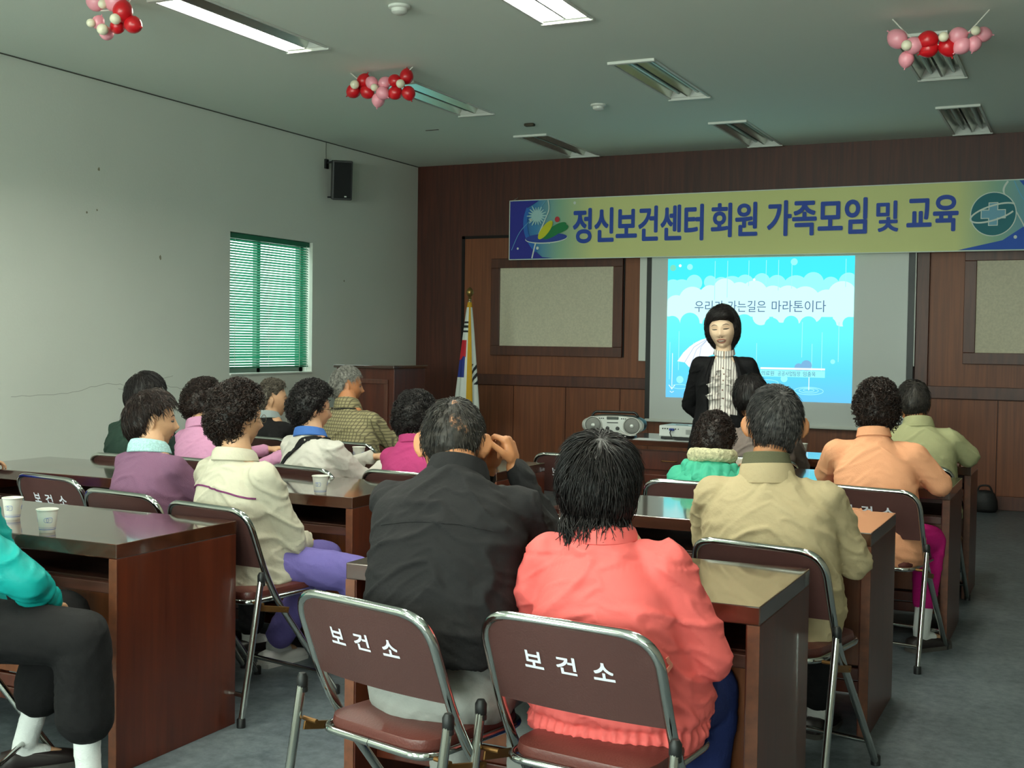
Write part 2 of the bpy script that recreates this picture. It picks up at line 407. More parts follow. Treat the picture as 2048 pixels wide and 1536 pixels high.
for k_, (a_, b_2) in enumerate(BW):       # unseen rear windows, added to brighten the ceiling and near faces
    mb = MB(); c_ = (a_ + b_2) / 2
    for x_ in (a_ + .03, c_, b_2 - .03): mb.box((x_, YB - .09, (BZ0 + BZ1) / 2), (.06, .05, BZ1 - BZ0), bev=.004)
    for z_ in (BZ0 + .03, BZ1 - .03): mb.box((c_, YB - .09, z_), (b_2 - a_, .05, .06), bev=.004)
    wn = struct('window_%d' % (k_ + 2), mb, MATS['window_frame'])
    mb = MB(); mb.box((c_, YB - .09, (BZ0 + BZ1) / 2), (b_2 - a_ - .1, .006, BZ1 - BZ0 - .1)); mb.build('glass_pane', gl, wn)
    dl = bpy.data.lights.new('added_daylight', 'AREA'); dl.shape = 'RECTANGLE'; dl.size = b_2 - a_; dl.size_y = BZ1 - BZ0; dl.energy = DAY_W; dl.color = (.90, 1.0, .93)
    do = bpy.data.objects.new('added_daylight', dl); COL.objects.link(do); do.location = (c_, YB - .35, (BZ0 + BZ1) / 2 - .1); do.rotation_euler = (rad(113), 0, 0)  # area light outside the glass, tilted up to throw light at the ceiling
mb = MB(); mb.box(((XL + XR) / 2, YF + .05, ZC / 2), (XR - XL + .2, .1, ZC)); struct('wall_front', mb, M_wooddark)
CX = -2.70     # centre line of the panelling
def yb(y, t): return y - t / 2
tn = [2]
def trim(boxes, m, bev=.004):
    mb = MB()
    for x0, x1, z0, z1, t in boxes: mb.box(((x0 + x1) / 2, YF - t / 2, (z0 + z1) / 2), (x1 - x0, t, z1 - z0), bev=bev)
    o = struct('trim_%d' % tn[0], mb, m); tn[0] += 1; return o
for x0, x1, cx0, cx1 in ((-6.0, -3.93, -5.57, -4.31), (-1.31, .76, -.92, .34)):
    trim([(x0, x1, 1.07, 2.49, .012)], M_woodmid, 0)                              # lighter upper field
    trim([(x0 - .035, x0, 0.96, 2.52, .018), (x1, x1 + .03, .96, 2.52, .018), (x0 - .035, x1 + .03, 2.49, 2.52, .018)], M_groove, 0)
    trim([(x0, x1, .96, 1.07, .035)], M_woodfr)                                   # dado rail
    trim([(cx0 - .1, cx1 + .1, 2.175, 2.275, .05), (cx0 - .1, cx1 + .1, 1.27, 1.37, .05), (cx0 - .1, cx0, 1.37, 2.175, .05), (cx1, cx1 + .1, 1.37, 2.175, .05)], M_woodfr)
    trim([(cx1 + .1, cx1 + .115, 1.27, 2.275, .02)], M_groove, 0)
    # lower boards with grooves
    step = .59; xs = [x0 + (cx0 - x0) * .0]; n = int((x1 - x0) / step) + 1
    trim([(x0 + i * step + .004, min(x1, x0 + (i + 1) * step) - .004, .12, .955, .012) for i in range(n) if x0 + i * step < x1 - .05], M_woodmid, .003)
trim([(-3.93, -1.31, .12, .955, .010)], M_woodmid, 0)
trim([(-3.93, -3.80, .955, 2.6, .03), (-1.42, -1.31, 1.0, 2.6, .05)], M_woodfr)
mb = MB(); mb.box(((XL + XR) / 2, YF - .012, .06), (XR - XL, .024, .12), bev=.004); struct('baseboard_front', mb, M_woodfr)
M_cork = mat('beige_felt', (214, 204, 180), .95, bump=(160, .25), vary=(60, .08))
for cx0, cx1, lb in ((-5.57, -4.31, 'beige felt pin board framed in dark wood behind the flag'), (-.92, .34, 'beige felt pin board cut by the right edge of the photo')):
    mb = MB(); mb.box(((cx0 + cx1) / 2, YF - .0225, 1.7725), (cx1 - cx0, .02, .805)); o = mb.build('pin_board', M_cork); tag(o, lb, 'pin board')
# ================================================================== LAMPS
M_tube_off = mat('unlit_tube', (205, 220, 210), .25)
M_tube_on = mat('lit_tube', (255, 255, 250), .3, emit=((250, 255, 240), TUBE_L))
M_refl = mat('reflector_aluminium', (205, 210, 198), .22, metal=.85)
def lamp(x, y, lit, label):
    t = thing('ceiling_light', label, 'light', (x, y, ZC), 0, 'twin tube ceiling lights')
    a, b, h = LW / 2, LL / 2, .085
    mb = MB()      # closed tray above the ceiling
    for sx in (-1, 1): mb.box((sx * (a - .004), 0, h / 2), (.008, LL, h))
    for sy in (-1, 1): mb.box((0, sy * (b - .004), h / 2), (LW, .008, h))
    mb.box((0, 0, h + .004), (LW, LL, .008)); mb.build('housing', M_white, t)
    mb = MB()
    for sx in (-1, 1): mb.box((sx * (a + .004), 0, -.004), (.02, LL + .03, .012), bev=.003)
    for sy in (-1, 1): mb.box((0, sy * (b + .006), -.007), (LW + .03, .034, .022), bev=.003)
    mb.build('frame', M_white, t)
    for s in (-1, 1):
        cx = s * a / 2; mb = MB(); prof = [(-a / 2 + .008, .0), (-.035, .062), (.035, .062), (a / 2 - .008, .0)]
        v = [(cx + px, yy, pz) for yy in (-b + .03, b - .03) for px, pz in prof]
        mb.add(v, [(0, 1, 5, 4), (1, 2, 6, 5), (2, 3, 7, 6)])
        on = lit[0] if s < 0 else lit[1]
        mb.build('reflector', M_white if on else M_refl, t, fixn=False)  # lit bays swap to white: the tube's brightness put into the colour
        for ye in (b - .028, -b + .028):
            mb = MB(); mb.add([(cx + px, ye, pz) for px, pz in prof], [(0, 1, 2, 3)]); mb.build('end_plate', M_white, t, fixn=False)
        on = lit[0] if s < 0 else lit[1]
        mb = MB(); mb.cyl((cx, -b + .04, .035), (cx, b - .04, .035), .013, n=14); mb.build('tube', M_tube_on if on else M_tube_off, t, smooth='auto')
cols = ('left', 'middle', 'right')
LAB = {(3, 0): 'ceiling light with only its left tube lit, top left of the picture', (3, 1): 'ceiling light with both tubes lit at the top edge of the picture',
       (4, 0): 'unlit ceiling light behind the red and pink balloons on the left', (4, 1): 'unlit ceiling light in the middle of the ceiling, nearest without balloons', (4, 2): 'unlit ceiling light behind the pink and red balloons on the right',
       (5, 0): 'unlit ceiling light against the front wall, leftmost of three', (5, 1): 'unlit ceiling light against the front wall, middle of three', (5, 2): 'unlit ceiling light against the front wall, rightmost of three'}
for j, y in enumerate(LY):
    for i, x in enumerate(LX):
        lit = (True, True) if j < 3 else ((False, False) if j > 3 else ((True, False), (True, True), (True, True))[i])
        lamp(x, y, lit, LAB.get((j, i), 'ceiling light out of view, %s of the %s row behind the two lit ones' % (cols[i], ('third', 'second', 'first')[j] if j < 3 else 'same')))

for x, y, lb in ((-3.55, 5.88, 'white round smoke detector near the top edge between the lit lights'), (-3.54, 8.89, 'white round smoke detector far down the middle of the ceiling')):
    t = thing('smoke_detector', lb, 'smoke detector', (x, y, ZC), 0)
    mb = MB(); mb.lathe([(.001, 0), (.062, 0), (.062, -.012), (.052, -.018), (.001, -.018)]); mb.build('mounting_base', M_white, t, smooth='auto')
    mb = MB(); mb.lathe([(.001, -.017), (.046, -.017), (.044, -.036), (.03, -.046), (.001, -.048)]); mb.build('sensor_head', M_white, t, smooth='auto')
mb = MB()
mb.box((-5.33, 9.41, ZC - .002), (.13, .012, .004)); o = mb.build('ceiling_hook_rail', mat('dull_brown_metal', (70, 60, 44), .6)); tag(o, 'short dark metal strip on the ceiling near the wall speaker', 'strip')
mb = MB(); mb.box((-4.39, 9.44, ZC - .012), (.09, .05, .024), bev=.008); o = mb.build('ceiling_bracket', mat('dull_brown_metal', (70, 60, 44), .6)); tag(o, 'small dull bracket on the ceiling beside the far left light', 'bracket')

# ================================================================== BALLOONS
BM = {'r': mat('red_balloon', (200, 18, 30), .35, spec=.5, coat=.2), 'p': mat('pink_balloon', (240, 158, 172), .35, coat=.2), 'w': mat('cream_balloon', (240, 232, 205), .3)}
BAL = [
 ([('r', -4.71, 3.147, 0.044), ('r', -4.633, 3.216, 0.043), ('r', -4.601, 3.135, 0.043), ('w', -4.69, 3.176, 0.028), ('p', -4.555, 3.192, 0.04), ('p', -4.455, 3.184, 0.039), ('p', -4.511, 3.071, 0.041), ('p', -4.453, 3.109, 0.041), ('w', -4.53, 3.144, 0.023), ('r', -4.374, 3.193, 0.04), ('r', -4.287, 3.219, 0.043), ('r', -4.373, 3.111, 0.042), ('r', -4.265, 3.099, 0.042), ('w', -4.321, 3.153, 0.027)], 7.18, 'garland of red and pink flower balloons below the left ceiling light'),
 ([('p', -1.044, 3.16, 0.049), ('p', -0.951, 3.11, 0.044), ('p', -0.993, 3.041, 0.039), ('w', -1.015, 3.104, 0.027), ('r', -0.877, 3.135, 0.047), ('r', -0.873, 3.09, 0.044), ('r', -0.771, 3.093, 0.047), ('w', -0.819, 3.133, 0.025), ('p', -0.715, 3.146, 0.042), ('p', -0.694, 3.086, 0.041), ('p', -0.587, 3.145, 0.038), ('p', -0.632, 3.095, 0.036), ('w', -0.652, 3.15, 0.023)], 7.18, 'garland of pink and red flower balloons at the right end of the ceiling'),
 ([('p', -4.917, 3.217, 0.046), ('p', -4.776, 3.202, 0.048), ('w', -4.855, 3.183, 0.022), ('r', -4.722, 3.145, 0.048), ('r', -4.681, 3.078, 0.042), ('r', -4.787, 3.079, 0.035), ('w', -4.765, 3.095, 0.026), ('p', -4.897, 3.105, 0.031), ('p', -4.867, 3.048, 0.033), ('w', -4.939, 3.091, 0.021), ('w', -4.855, 3.049, 0.027)], 4.98, 'red and pink flower balloons at the top left corner of the picture')]
for (data, y0, lb) in BAL:
    cx = sum(d[1] for d in data) / len(data)
    data = [(c, x + (.032 if c == 'w' else 0), z, r * 1.12) for c, x, z, r in data]
    t = thing('balloon_garland', lb, 'balloons', (cx, y0, ZC), 0, 'flower balloons hung below the lights')
    zs = max(d[2] + d[3] for d in data)
    mb = MB(); mb.tube(smooth_path([(min(d[1] for d in data) - cx - .03, .02, -.004), (-.1, .01, zs - ZC - .09), (.1, .01, zs - ZC - .09), (max(d[1] for d in data) - cx + .03, .02, -.004)]), .004, 6)
    mb.build('string', mat('white_string', (220, 215, 205), .8), t)
    for c, x, z, r in data:
        yy = -.05 if c == 'w' else random.uniform(-.015, .03)
        m = Vector((x - cx, yy, z - ZC)); prof = []
        for k in range(15):
            a = PI * k / 14; s = math.sin(a); q = -math.cos(a)
            prof.append((max(.0008, r * s * (1 - .16 * max(0, -q) ** 1.5)), r * 1.12 * q))
        # neck and knot point away from the flower centre
        prof = [(.001, -r * 1.36), (r * .12, -r * 1.34), (r * .05, -r * 1.2), (r * .12, -r * 1.13)] + prof[1:]
        wc = min([d for d in data if d[0] == 'w'], key=lambda d: (d[1] - x) ** 2 + (d[2] - z) ** 2)
        dv = Vector((x - wc[1], 0, z - wc[2])) if c != 'w' else Vector((0, 1, .2))
        if dv.length < 1e-4: dv = Vector((0, 1, 0))
        R = (-dv).to_track_quat('Z', 'X').to_matrix()
        mb = MB(); mb.lathe(prof, m, 20, R=R); mb.build('balloon', BM[c], t, smooth=True)

# ================================================================== DESKS
M_desk = wood('desk_mahogany', (66, 24, 12), (92, 38, 19), .34, (11, 11, .8), coat=.15)
M_board = wood('desk_board_lit', (98, 50, 24), (128, 70, 36), .38, (11, 11, .8), coat=.1)  # same desk wood, lightened to paint in the light on the front board
M_desktop = wood('desk_top_mahogany', (52, 26, 16), (74, 38, 22), .16, (.9, 11, 11), coat=1.0, spec=.7)
M_desksh = wood('desk_shelf', (52, 26, 20), (84, 50, 38), .4, (.9, 14, 14))
M_edge = mat('worn_edge_band', (100, 54, 31), .5, vary=(30, .3))
DH, DD = .742, .60
def desk(x0, x1, y0, label, rz=0.0, depth=DD):
    W = x1 - x0
    t = thing('desk', label, 'desk', ((x0 + x1) / 2, y0 + depth / 2, 0), rz, 'two seat lecture desks')
    a, b = W / 2, depth / 2
    mb = MB(); mb.box((0, 0, DH - .024), (W, depth, .048), bev=.003); mb.build('desk_top', M_desktop, t)
    for s in (-1, 1):
        mb = MB(); mb.box((s * (a - .018), 0, (DH - .048) / 2), (.036, depth - .006, DH - .048), bev=.002); mb.build('side_panel', M_desk, t)
    mb = MB(); mb.box((0, .03, DH - .142), (W - .074, depth - .10, .018), bev=.002); mb.box((0, -b + .035, DH - .150), (W - .074, .022, .036), bev=.003); mb.build('shelf', M_desksh, t)
    mb = MB(); mb.box((0, -b + .10, (DH - .17 + .24) / 2), (W - .074, .018, DH - .17 - .24), bev=.002); mb.build('front_board', M_board, t)
    mb = MB()
    for k, z in enumerate((.205, .15)): mb.box((0, -b + .11 + k * .02, z), (W - .074, .02, .045), bev=.004)
    mb.build('foot_rail', M_desk, t)
    mb = MB(); mb.box((0, b - .03, (DH - .05 + .1) / 2), (W - .074, .018, DH - .15), bev=.002); mb.build('modesty_panel', M_desk, t)
    for s in (-1, 1):
        mb = MB(); mb.box((s * (a - .0155), -b + .0015, DH / 2 - .024), (.0325, .004, DH - .05), bev=.001); mb.build('edge_band', M_edge, t)
    return t
desk(-1.975, -.735, 3.0, 'empty topped lecture desk in front of the coral jacket and the black shirt')
desk(-1.895, -.685, 4.40, 'lecture desk in front of the man in the khaki jacket')
desk(-1.81, -.575, 5.95, 'lecture desk in front of the woman in the peach jacket')
desk(-1.79, -.585, 7.16, 'lecture desk nearest the screen on the right side', depth=.46)
desk(-3.95, -2.775, 2.90, 'nearest left lecture desk holding two paper cups')
desk(-3.95, -2.775, 4.26, 'lecture desk with one paper cup in front of the woman in the beige jacket')
desk(-5.14, -3.97, 4.26, 'lecture desk by the wall in front of the empty lettered chair')
desk(-3.88, -2.70, 5.47, 'lecture desk in front of the white jacket with the black strap')
desk(-5.06, -3.90, 5.47, 'lecture desk by the wall in front of the pale pink and dark green tops')

# ================================================================== CHAIRS
M_chrome = mat('chrome_tube', (186, 188, 184), .12, metal=1.0)
M_vinyl = mat('brown_vinyl', (78, 49, 46), .42, bump=(220, .12), vary=(5, .06))
M_seatv = mat('maroon_vinyl', (92, 46, 40), .33, bump=(180, .12), vary=(6, .08))
M_paint = mat('white_stencil_paint', (225, 226, 236), .6)
M_rust = mat('worn_brass_bracket', (120, 84, 44), .45, metal=.7)
M_rub = mat('black_rubber', (14, 14, 15), .5)
def make_chair(label):
    t = thing('folding_chair', label, 'chair', (0, 0, 0), 0, 'steel folding chairs')
    w = .226
    P = [(w, .47, .012), (w, .115, .475), (w, .0, .772), (-w, .0, .772), (-w, .115, .475), (-w, .47, .012)]
    path = fillet(P, [0, .12, .085, .085, .12, 0], 9)
    mb = MB(); mb.tube(path, .0125, 12); mb.build('frame', M_chrome, t, smooth='auto')
    for s in (-1, 1):
        lg = MB(); lg.tube([(s * (w + .028), -.045, .012), (s * (w + .028), .045, .515)], .0122, 12); l = lg.build('rear_leg', M_chrome, t, smooth='auto')
        mb = MB(); mb.lathe([(.001, -.03), (.0145, -.03), (.0145, -.02), (.0135, -.018), (.0145, -.016), (.0145, .008), (.009, .018), (.001, .019)], (s * (w + .028), .0475, .53), 14); mb.build('cap', M_rub, l, smooth='auto')
        mb = MB(); mb.lathe([(.001, 0), (.016, 0), (.016, .03), (.013, .034), (.001, .034)], (s * (w + .028), -.045, .0), 14); mb.build('rubber_foot', M_rub, l, smooth='auto')
        mb = MB(); mb.lathe([(.001, 0), (.016, 0), (.016, .03), (.013, .034), (.001, .034)], (s * w, .472, .0), 14); mb.build('rubber_foot', M_rub, t, smooth='auto')
        mb = MB(); mb.box((s * (w + .014), .12, .40), (.006, .16, .022), bev=.002, R=Matrix.Rotation(rad(-12), 3, 'X')); mb.cyl((s * (w + .03), .055, .43), (s * (w - .02), .055, .43), .006, n=8); mb.cyl((s * (w + .02), .185, .385), (s * (w - .015), .185, .385), .006, n=8)
        mb.build('hinge_bracket', M_rust, t)
    mb = MB(); mb.tube([(-w - .028, -.028, .11), (w + .028, -.028, .11)], .0085, 10); mb.build('rear_crossbar', M_chrome, t, smooth='auto')
    mb = MB(); mb.tube([(-w, .405, .097), (w, .405, .097)], .0085, 10); mb.build('front_crossbar', M_chrome, t, smooth='auto')
    # seat: chrome rim and padded cushion
    mb = MB(); rim = fillet([(.185, .06, .425), (.185, .43, .43), (-.185, .43, .43), (-.185, .06, .425)], [0, .08, .08, 0], 7)
    rim = fillet([(0, .045, .425), (.185, .045, .425), (.185, .43, .43), (-.185, .43, .43), (-.185, .045, .425), (-.002, .045, .425)], [0, .06, .08, .08, .06, 0], 7)
    mb.tube(rim, .010, 10); mb.build('seat_rim', M_chrome, t, smooth='auto')
    mb = MB(); out = []
    for k, (ins, z) in enumerate(((.03, .428), (.004, .43), (0, .442), (.004, .458), (.03, .466), (.10, .47))):
        a, b0, b1, rr = .182 - ins, .048 + ins, .428 - ins, max(.02, .07 - ins)
        ring = []
        for (cx, cy, a0) in ((a - rr, b1 - rr, 0), (-a + rr, b1 - rr, 90), (-a + rr, b0 + rr, 180), (a - rr, b0 + rr, 270)):
            for j in range(6): ring.append(Vector((cx + rr * math.cos(rad(a0 + 18 * j)), cy + rr * math.sin(rad(a0 + 18 * j)), z)))
        out.append(ring)
    mb.rings(out); mb.build('seat', M_seatv, t, smooth='auto')
    # back panel, slightly dished, leaning with the tube
    lean = lambda z: .115 * (.772 - z) / (.772 - .475)
    mb = MB(); nx, nz = 20, 12; g = {}; hw = w - .004; z0, z1 = .556, .766
    def pt(i, j, off):
        u = i / nx * 2 - 1; v = j / nz
        z = z0 + (z1 - z0) * v; x = hw * u; rr = .078
        dx = abs(x) - (hw - rr); dz = z - (z1 - rr)
        if dx > 0 and dz > 0:
            # pull the grid inside the rounded corner
            m = max(dx, dz); l = math.hypot(dx, dz); k = m / l; x = math.copysign(hw - rr + dx * k, x); z = z1 - rr + dz * k
        return Vector((x, lean(z) + off + .020 * (1 - u * u) * (-1) * (1 - .3 * v) * (0.9), z))
    v = []; f = []
    for off in (-.006, .006):
        for i in range(nx + 1):
            for j in range(nz + 1): v.append(pt(i, j, off))
    n1_ = (nx + 1) * (nz + 1); ix = lambda i, j, s: s * n1_ + i * (nz + 1) + j
    for i in range(nx):
        for j in range(nz):
            f.append((ix(i, j, 0), ix(i + 1, j, 0), ix(i + 1, j + 1, 0), ix(i, j + 1, 0))); f.append((ix(i, j, 1), ix(i, j + 1, 1), ix(i + 1, j + 1, 1), ix(i + 1, j, 1)))
    for i in range(nx):
        for j in (0, nz): f.append((ix(i, j, 0), ix(i + 1, j, 0), ix(i + 1, j, 1), ix(i, j, 1)))
    for j in range(nz):
        for i in (0, nx): f.append((ix(i, j, 0), ix(i, j + 1, 0), ix(i, j + 1, 1), ix(i, j, 1)))
    mb.add(v, f); bp_ = mb.build('back_panel', M_vinyl, t, smooth='auto')
    # stencilled lettering on the rear face
    for ch, x0 in (('보', -.116), ('건', -.028), ('소', .066)):
        co0, fs = text_mesh(ch, 0.0, 0.0); mb = MB()
        lo, hi = co0.min(0), co0.max(0); s = .050 / (hi[0] - lo[0]); sz = .041 / (hi[1] - lo[1])
        for i_n, (dx_, dz_) in enumerate([(i_ * .0012, k_ * .0012) for i_ in (-1, 0, 1) for k_ in (-1, 0, 1)]):
            co = co0 + np.array([dx_ / s, dz_ / sz, 0]); vv = []
            for p in co:
                x = x0 + (p[0] - lo[0]) * s; z = .655 + (p[1] - lo[1]) * sz; u = x / hw
                q = (z - z0) / (z1 - z0)
                vv.append((x, lean(z) - .006 - .0012 - .00008 * i_n - .020 * (1 - u * u) * (1 - .3 * q) * .9, z))
            mb.add(vv, fs)
        mb.build('lettering', M_paint, bp_, fixn=False)
    return t
CH = [  # centre of the back on the floor, turn, label
    (-1.565, 2.43, -14, 'brown folding chair with white lettering behind the man in the black shirt'),
    (-1.045, 2.47, -7, 'brown folding chair with white lettering behind the coral jacket'),
    (-.935, 3.74, -12, 'folding chair of the man in the khaki jacket'),
    (-1.66, 3.92, 0, 'folding chair mostly hidden behind the black haired woman in coral'),
    (-.88, 5.50, -10, 'folding chair of the woman in the peach jacket'),
    (-1.63, 5.30, 0, 'folding chair of the woman in the green hooded jacket'),
    (-.86, 6.70, -6, 'folding chair of the man in the light green shirt'),
    (-1.66, 6.62, 0, 'folding chair of the dark haired man in grey below the speaker'),
    (-2.97, 3.56, -10, 'folding chair of the woman in the beige jacket and purple trousers'),
    (-3.51, 3.68, -8, 'folding chair of the woman in the purple cardigan'),
    (-4.17, 3.93, -8, 'empty lettered folding chair tucked in at the far left'),
    (-3.475, 4.86, -12, 'folding chair of the woman with the black strap'),
    (-2.95, 4.93, -5, 'folding chair of the woman in magenta'),
    (-4.62, 4.86, 0, 'folding chair of the man in dark green by the wall'),
    (-4.13, 4.90, -6, 'folding chair of the woman in pale pink'),
    (-4.10, 6.20, -8, 'folding chair of the grey haired man in the checked jacket'),
    (-4.74, 6.22, -8, 'folding chair of the old woman in black'),
    (-2.62, 6.22, -4, 'empty folding chair behind the clasped hands of the man in black'),
    (-3.36, 2.50, -62, 'folding chair at the bottom left under the woman in teal'),
    (-4.98, 3.52, -20, 'folding chair under the person in blue at the left edge'),
]
c0 = None
for x, y, r, lb in CH:
    if c0 is None:
        c0 = make_chair(lb); c0.location = (x, y, 0); c0.rotation_euler = (0, 0, rad(r))
    else: dup(c0, (x, y, 0), rad(r), lb)
SLIDE = 1.18
# ================================================================== BANNER
def flatmat(name, rgb, rough=.6): return mat(name, rgb, rough)
Y = 11.14
bx0, bx1, bz0, bz1 = -5.39, .06, 2.245, 2.85
M_ban = bpy.data.materials.new('banner_cloth'); M_ban.use_nodes = True
g = M_ban.node_tree; b_ = g.nodes['Principled BSDF']; b_.inputs['Roughness'].default_value = .7
tc = g.nodes.new('ShaderNodeTexCoord'); sp = g.nodes.new('ShaderNodeSeparateXYZ'); rp = g.nodes.new('ShaderNodeValToRGB')
mr = g.nodes.new('ShaderNodeMapRange'); mr.inputs[1].default_value = bx0; mr.inputs[2].default_value = bx1
e = rp.color_ramp.elements
e[0].position = 0.0; e[0].color = lin((40, 60, 168)) + (1,)
e[1].position = 1.0; e[1].color = lin((46, 120, 196)) + (1,)
for p_, c_ in ((.055, (70, 140, 190)), (.10, (150, 190, 160)), (.17, (222, 222, 150)), (.50, (226, 226, 152)), (.79, (222, 224, 154)), (.85, (150, 190, 165)), (.90, (110, 165, 190))):
    q = rp.color_ramp.elements.new(p_); q.color = lin(c_) + (1,)
g.links.new(tc.outputs['Object'], sp.inputs[0]); g.links.new(sp.outputs[0], mr.inputs[0]); g.links.new(mr.outputs[0], rp.inputs[0]); g.links.new(rp.outputs[0], b_.inputs['Base Color'])
M_bblue = flatmat('banner_blue_print', (36, 74, 176)); M_bnavy = flatmat('banner_navy_print', (38, 40, 150)); M_bwhite = flatmat('banner_white_print', (225, 232, 222))
M_bcyan = flatmat('banner_cyan_print', (110, 180, 214)); M_by = flatmat('logo_yellow', (220, 214, 40)); M_bg = flatmat('logo_green', (22, 128, 70)); M_br = flatmat('logo_red', (205, 50, 60)); M_bt = flatmat('emblem_teal', (20, 112, 122)); M_bsky = flatmat('banner_sky_print', (40, 110, 196))
mb = MB(); nX = 60; v = []; f = []
for off in (0, .004):
    for i in range(nX + 1):
        x = bx0 + (bx1 - bx0) * i / nX
        for z in (bz0, bz1): v.append((x, Y + off + .006 * math.sin(x * 2.1), z))
wav = lambda x: .006 * math.sin(x * 2.1)
h_ = 2 * (nX + 1)
for i in range(nX):
    a = 2 * i; f += [(a, a + 2, a + 3, a + 1), (h_ + a, h_ + a + 1, h_ + a + 3, h_ + a + 2), (a, h_ + a, h_ + a + 2, a + 2), (a + 1, a + 3, h_ + a + 3, h_ + a + 1)]
mb.add(v, f)
ban = mb.build('banner', M_ban); tag(ban, 'long yellow green cloth banner with blue Korean lettering across the front wall', 'banner')
yy = Y - .0075
def on_ban(mb_): return mb_
# printed corners and swooshes
mb = MB()
# left dark corner with a crescent
def poly(mb, pts, y, mi): mb.add([(p[0], y, p[1]) for p in pts], [tuple(range(len(pts)))], mi)
arcL = [(bx0 + .50 - .0, bz0 + .012)] + [(bx0 + .72 + .56 * math.cos(a), bz0 + .37 + .44 * math.sin(a)) for a in [rad(232 - k * 12) for k in range(10)]] + [(bx0 + .33, bz1 - .012)]
arcL = [p for p in arcL if p[1] < bz1 - .011 and p[1] > bz0 + .011]
poly(mb, [(bx0 + .012, bz0 + .012)] + arcL + [(bx0 + .30, bz1 - .012), (bx0 + .012, bz1 - .012)], yy, 0)
disc = [(bx0 + .72 + .56 * math.cos(a), bz0 + .37 + .44 * math.sin(a)) for a in [rad(232 - k * 12) for k in range(10)]]
ribbon_into(mb, [(x + .02, z) for x, z in disc if bz0 + .03 < z < bz1 - .02], .045, yy - .0005, 1, True)
ribbon_into(mb, [(bx0 + .26, bz0 + .014), (bx0 + .31, bz0 + .2), (bx0 + .40, bz0 + .4), (bx0 + .44, bz0 + .5), (bx0 + .43, bz1 - .012)], [.014, .012, .01, .01, .012], yy - .001, 2, True)
ribbon_into(mb, [(bx0 + .03, bz0 + .1), (bx0 + .12, bz0 + .28), (bx0 + .26, bz0 + .42), (bx0 + .40, bz1 - .02)], .006, yy - .001, 3, True)
for (x, z, r) in ((bx0 + .10, bz0 + .115, .011), (bx0 + .32, bz0 + .115, .015), (bx0 + .24, bz0 + .40, .013), (bx0 + .45, bz0 + .17, .012), (bx0 + .72, bz1 - .05, .014)): disc_into(mb, x, z, r, r * 1.1, yy - .0012, 2, 14)
for k in range(18):     # white burst
    a = 2 * PI * k / 18; r0 = .085 + .03 * random.random()
    ribbon_into(mb, [(bx0 + .31, bz1 - .165), (bx0 + .31 + r0 * math.cos(a), bz1 - .165 + r0 * math.sin(a))], [.03, .008], yy - .0012, 4)
disc_into(mb, bx0 + .31, bz1 - .165, .055, .055, yy - .0014, 4)
# right corner
ex, ez = -.788, 2.56
poly(mb, [(ex - .28, bz0 + .012), (ex + .08, bz0 + .09), (ex + .24, bz0 + .20), (ex + .34, bz0 + .42), (ex + .20, bz1 - .012), (bx1 - .012, bz1 - .012), (bx1 - .012, bz0 + .012)], yy, 5)
poly(mb, [(ex + .27, bz0 + .16), (ex + .42, bz0 + .3), (bx1 - .012, bz0 + .5), (bx1 - .012, bz0 + .012), (ex + .36, bz0 + .012)], yy - .0006, 0)
ribbon_into(mb, [(ex + .11, bz1 - .014), (ex + .08, bz1 - .11), (ex + .19, ez + .0), (ex + .26, ez - .14), (ex + .31, bz0 + .014)], [.016, .012, .01, .012, .016], yy - .001, 2, True)
ribbon_into(mb, [(ex + .16, bz1 - .014), (ex + .25, ez + .1), (ex + .45, ez - .08), (ex + .62, bz0 + .1)], .008, yy - .001, 3, True)
for (x, z, r) in ((ex + .18, bz0 + .115, .014), (ex + .42, bz1 - .2, .02)): disc_into(mb, x, z, r, r * 1.1, yy - .0012, 2, 14)
for z in (bz0 + .004, bz1 - .004): mb.box(((bx0 + bx1) / 2, yy - .001, z), (bx1 - bx0, .002, .008), 2)
for x in (bx0 + .004, bx1 - .004): mb.box((x, yy - .001, (bz0 + bz1) / 2), (.008, .002, bz1 - bz0), 2)
mb.build('corner_print', [M_bnavy, M_bsky, M_bwhite, M_bcyan, flatmat('banner_pale_print', (176, 214, 214)), flatmat('banner_royal_print', (24, 84, 190))], ban, fixn=False)
# city logo
mb = MB(); lx, lz = -4.975, 2.455
disc_into(mb, lx, lz + .001, .232, .052, yy - .0018, 1, 40, rad(2)); disc_into(mb, lx, lz + .006, .228, .046, yy - .0022, 0, 40, rad(2))
disc_into(mb, lx + .09, lz + .075, .145, .048, yy - .0026, 3, 36, rad(30)); disc_into(mb, lx + .13, lz + .085, .115, .04, yy - .0027, 3, 36, rad(16))
disc_into(mb, lx - .01, lz + .085, .115, .042, yy - .0032, 2, 36, rad(50)); disc_into(mb, -4.857, 2.643, .026, .028, yy - .003, 4, 24)
mb.build('city_logo', [flatmat('logo_blue', (40, 66, 160)), M_bwhite, M_by, M_bg, M_br], ban, fixn=False)
# lettering
for wd_, x0, x1, z0, z1 in (('정신보건센터', -4.678, -3.352, 2.405, 2.735), ('회원', -3.266, -2.836, 2.428, 2.735), ('가족모임', -2.731, -1.845, 2.425, 2.738), ('및', -1.753, -1.574, 2.438, 2.70), ('교육', -1.492, -1.075, 2.43, 2.732)):
    mb = MB(); text_into(mb, wd_, x0, x1, z0, z1, yy - .001, .026, 0, .0012); mb.build('lettering', M_bblue, ban, fixn=False)
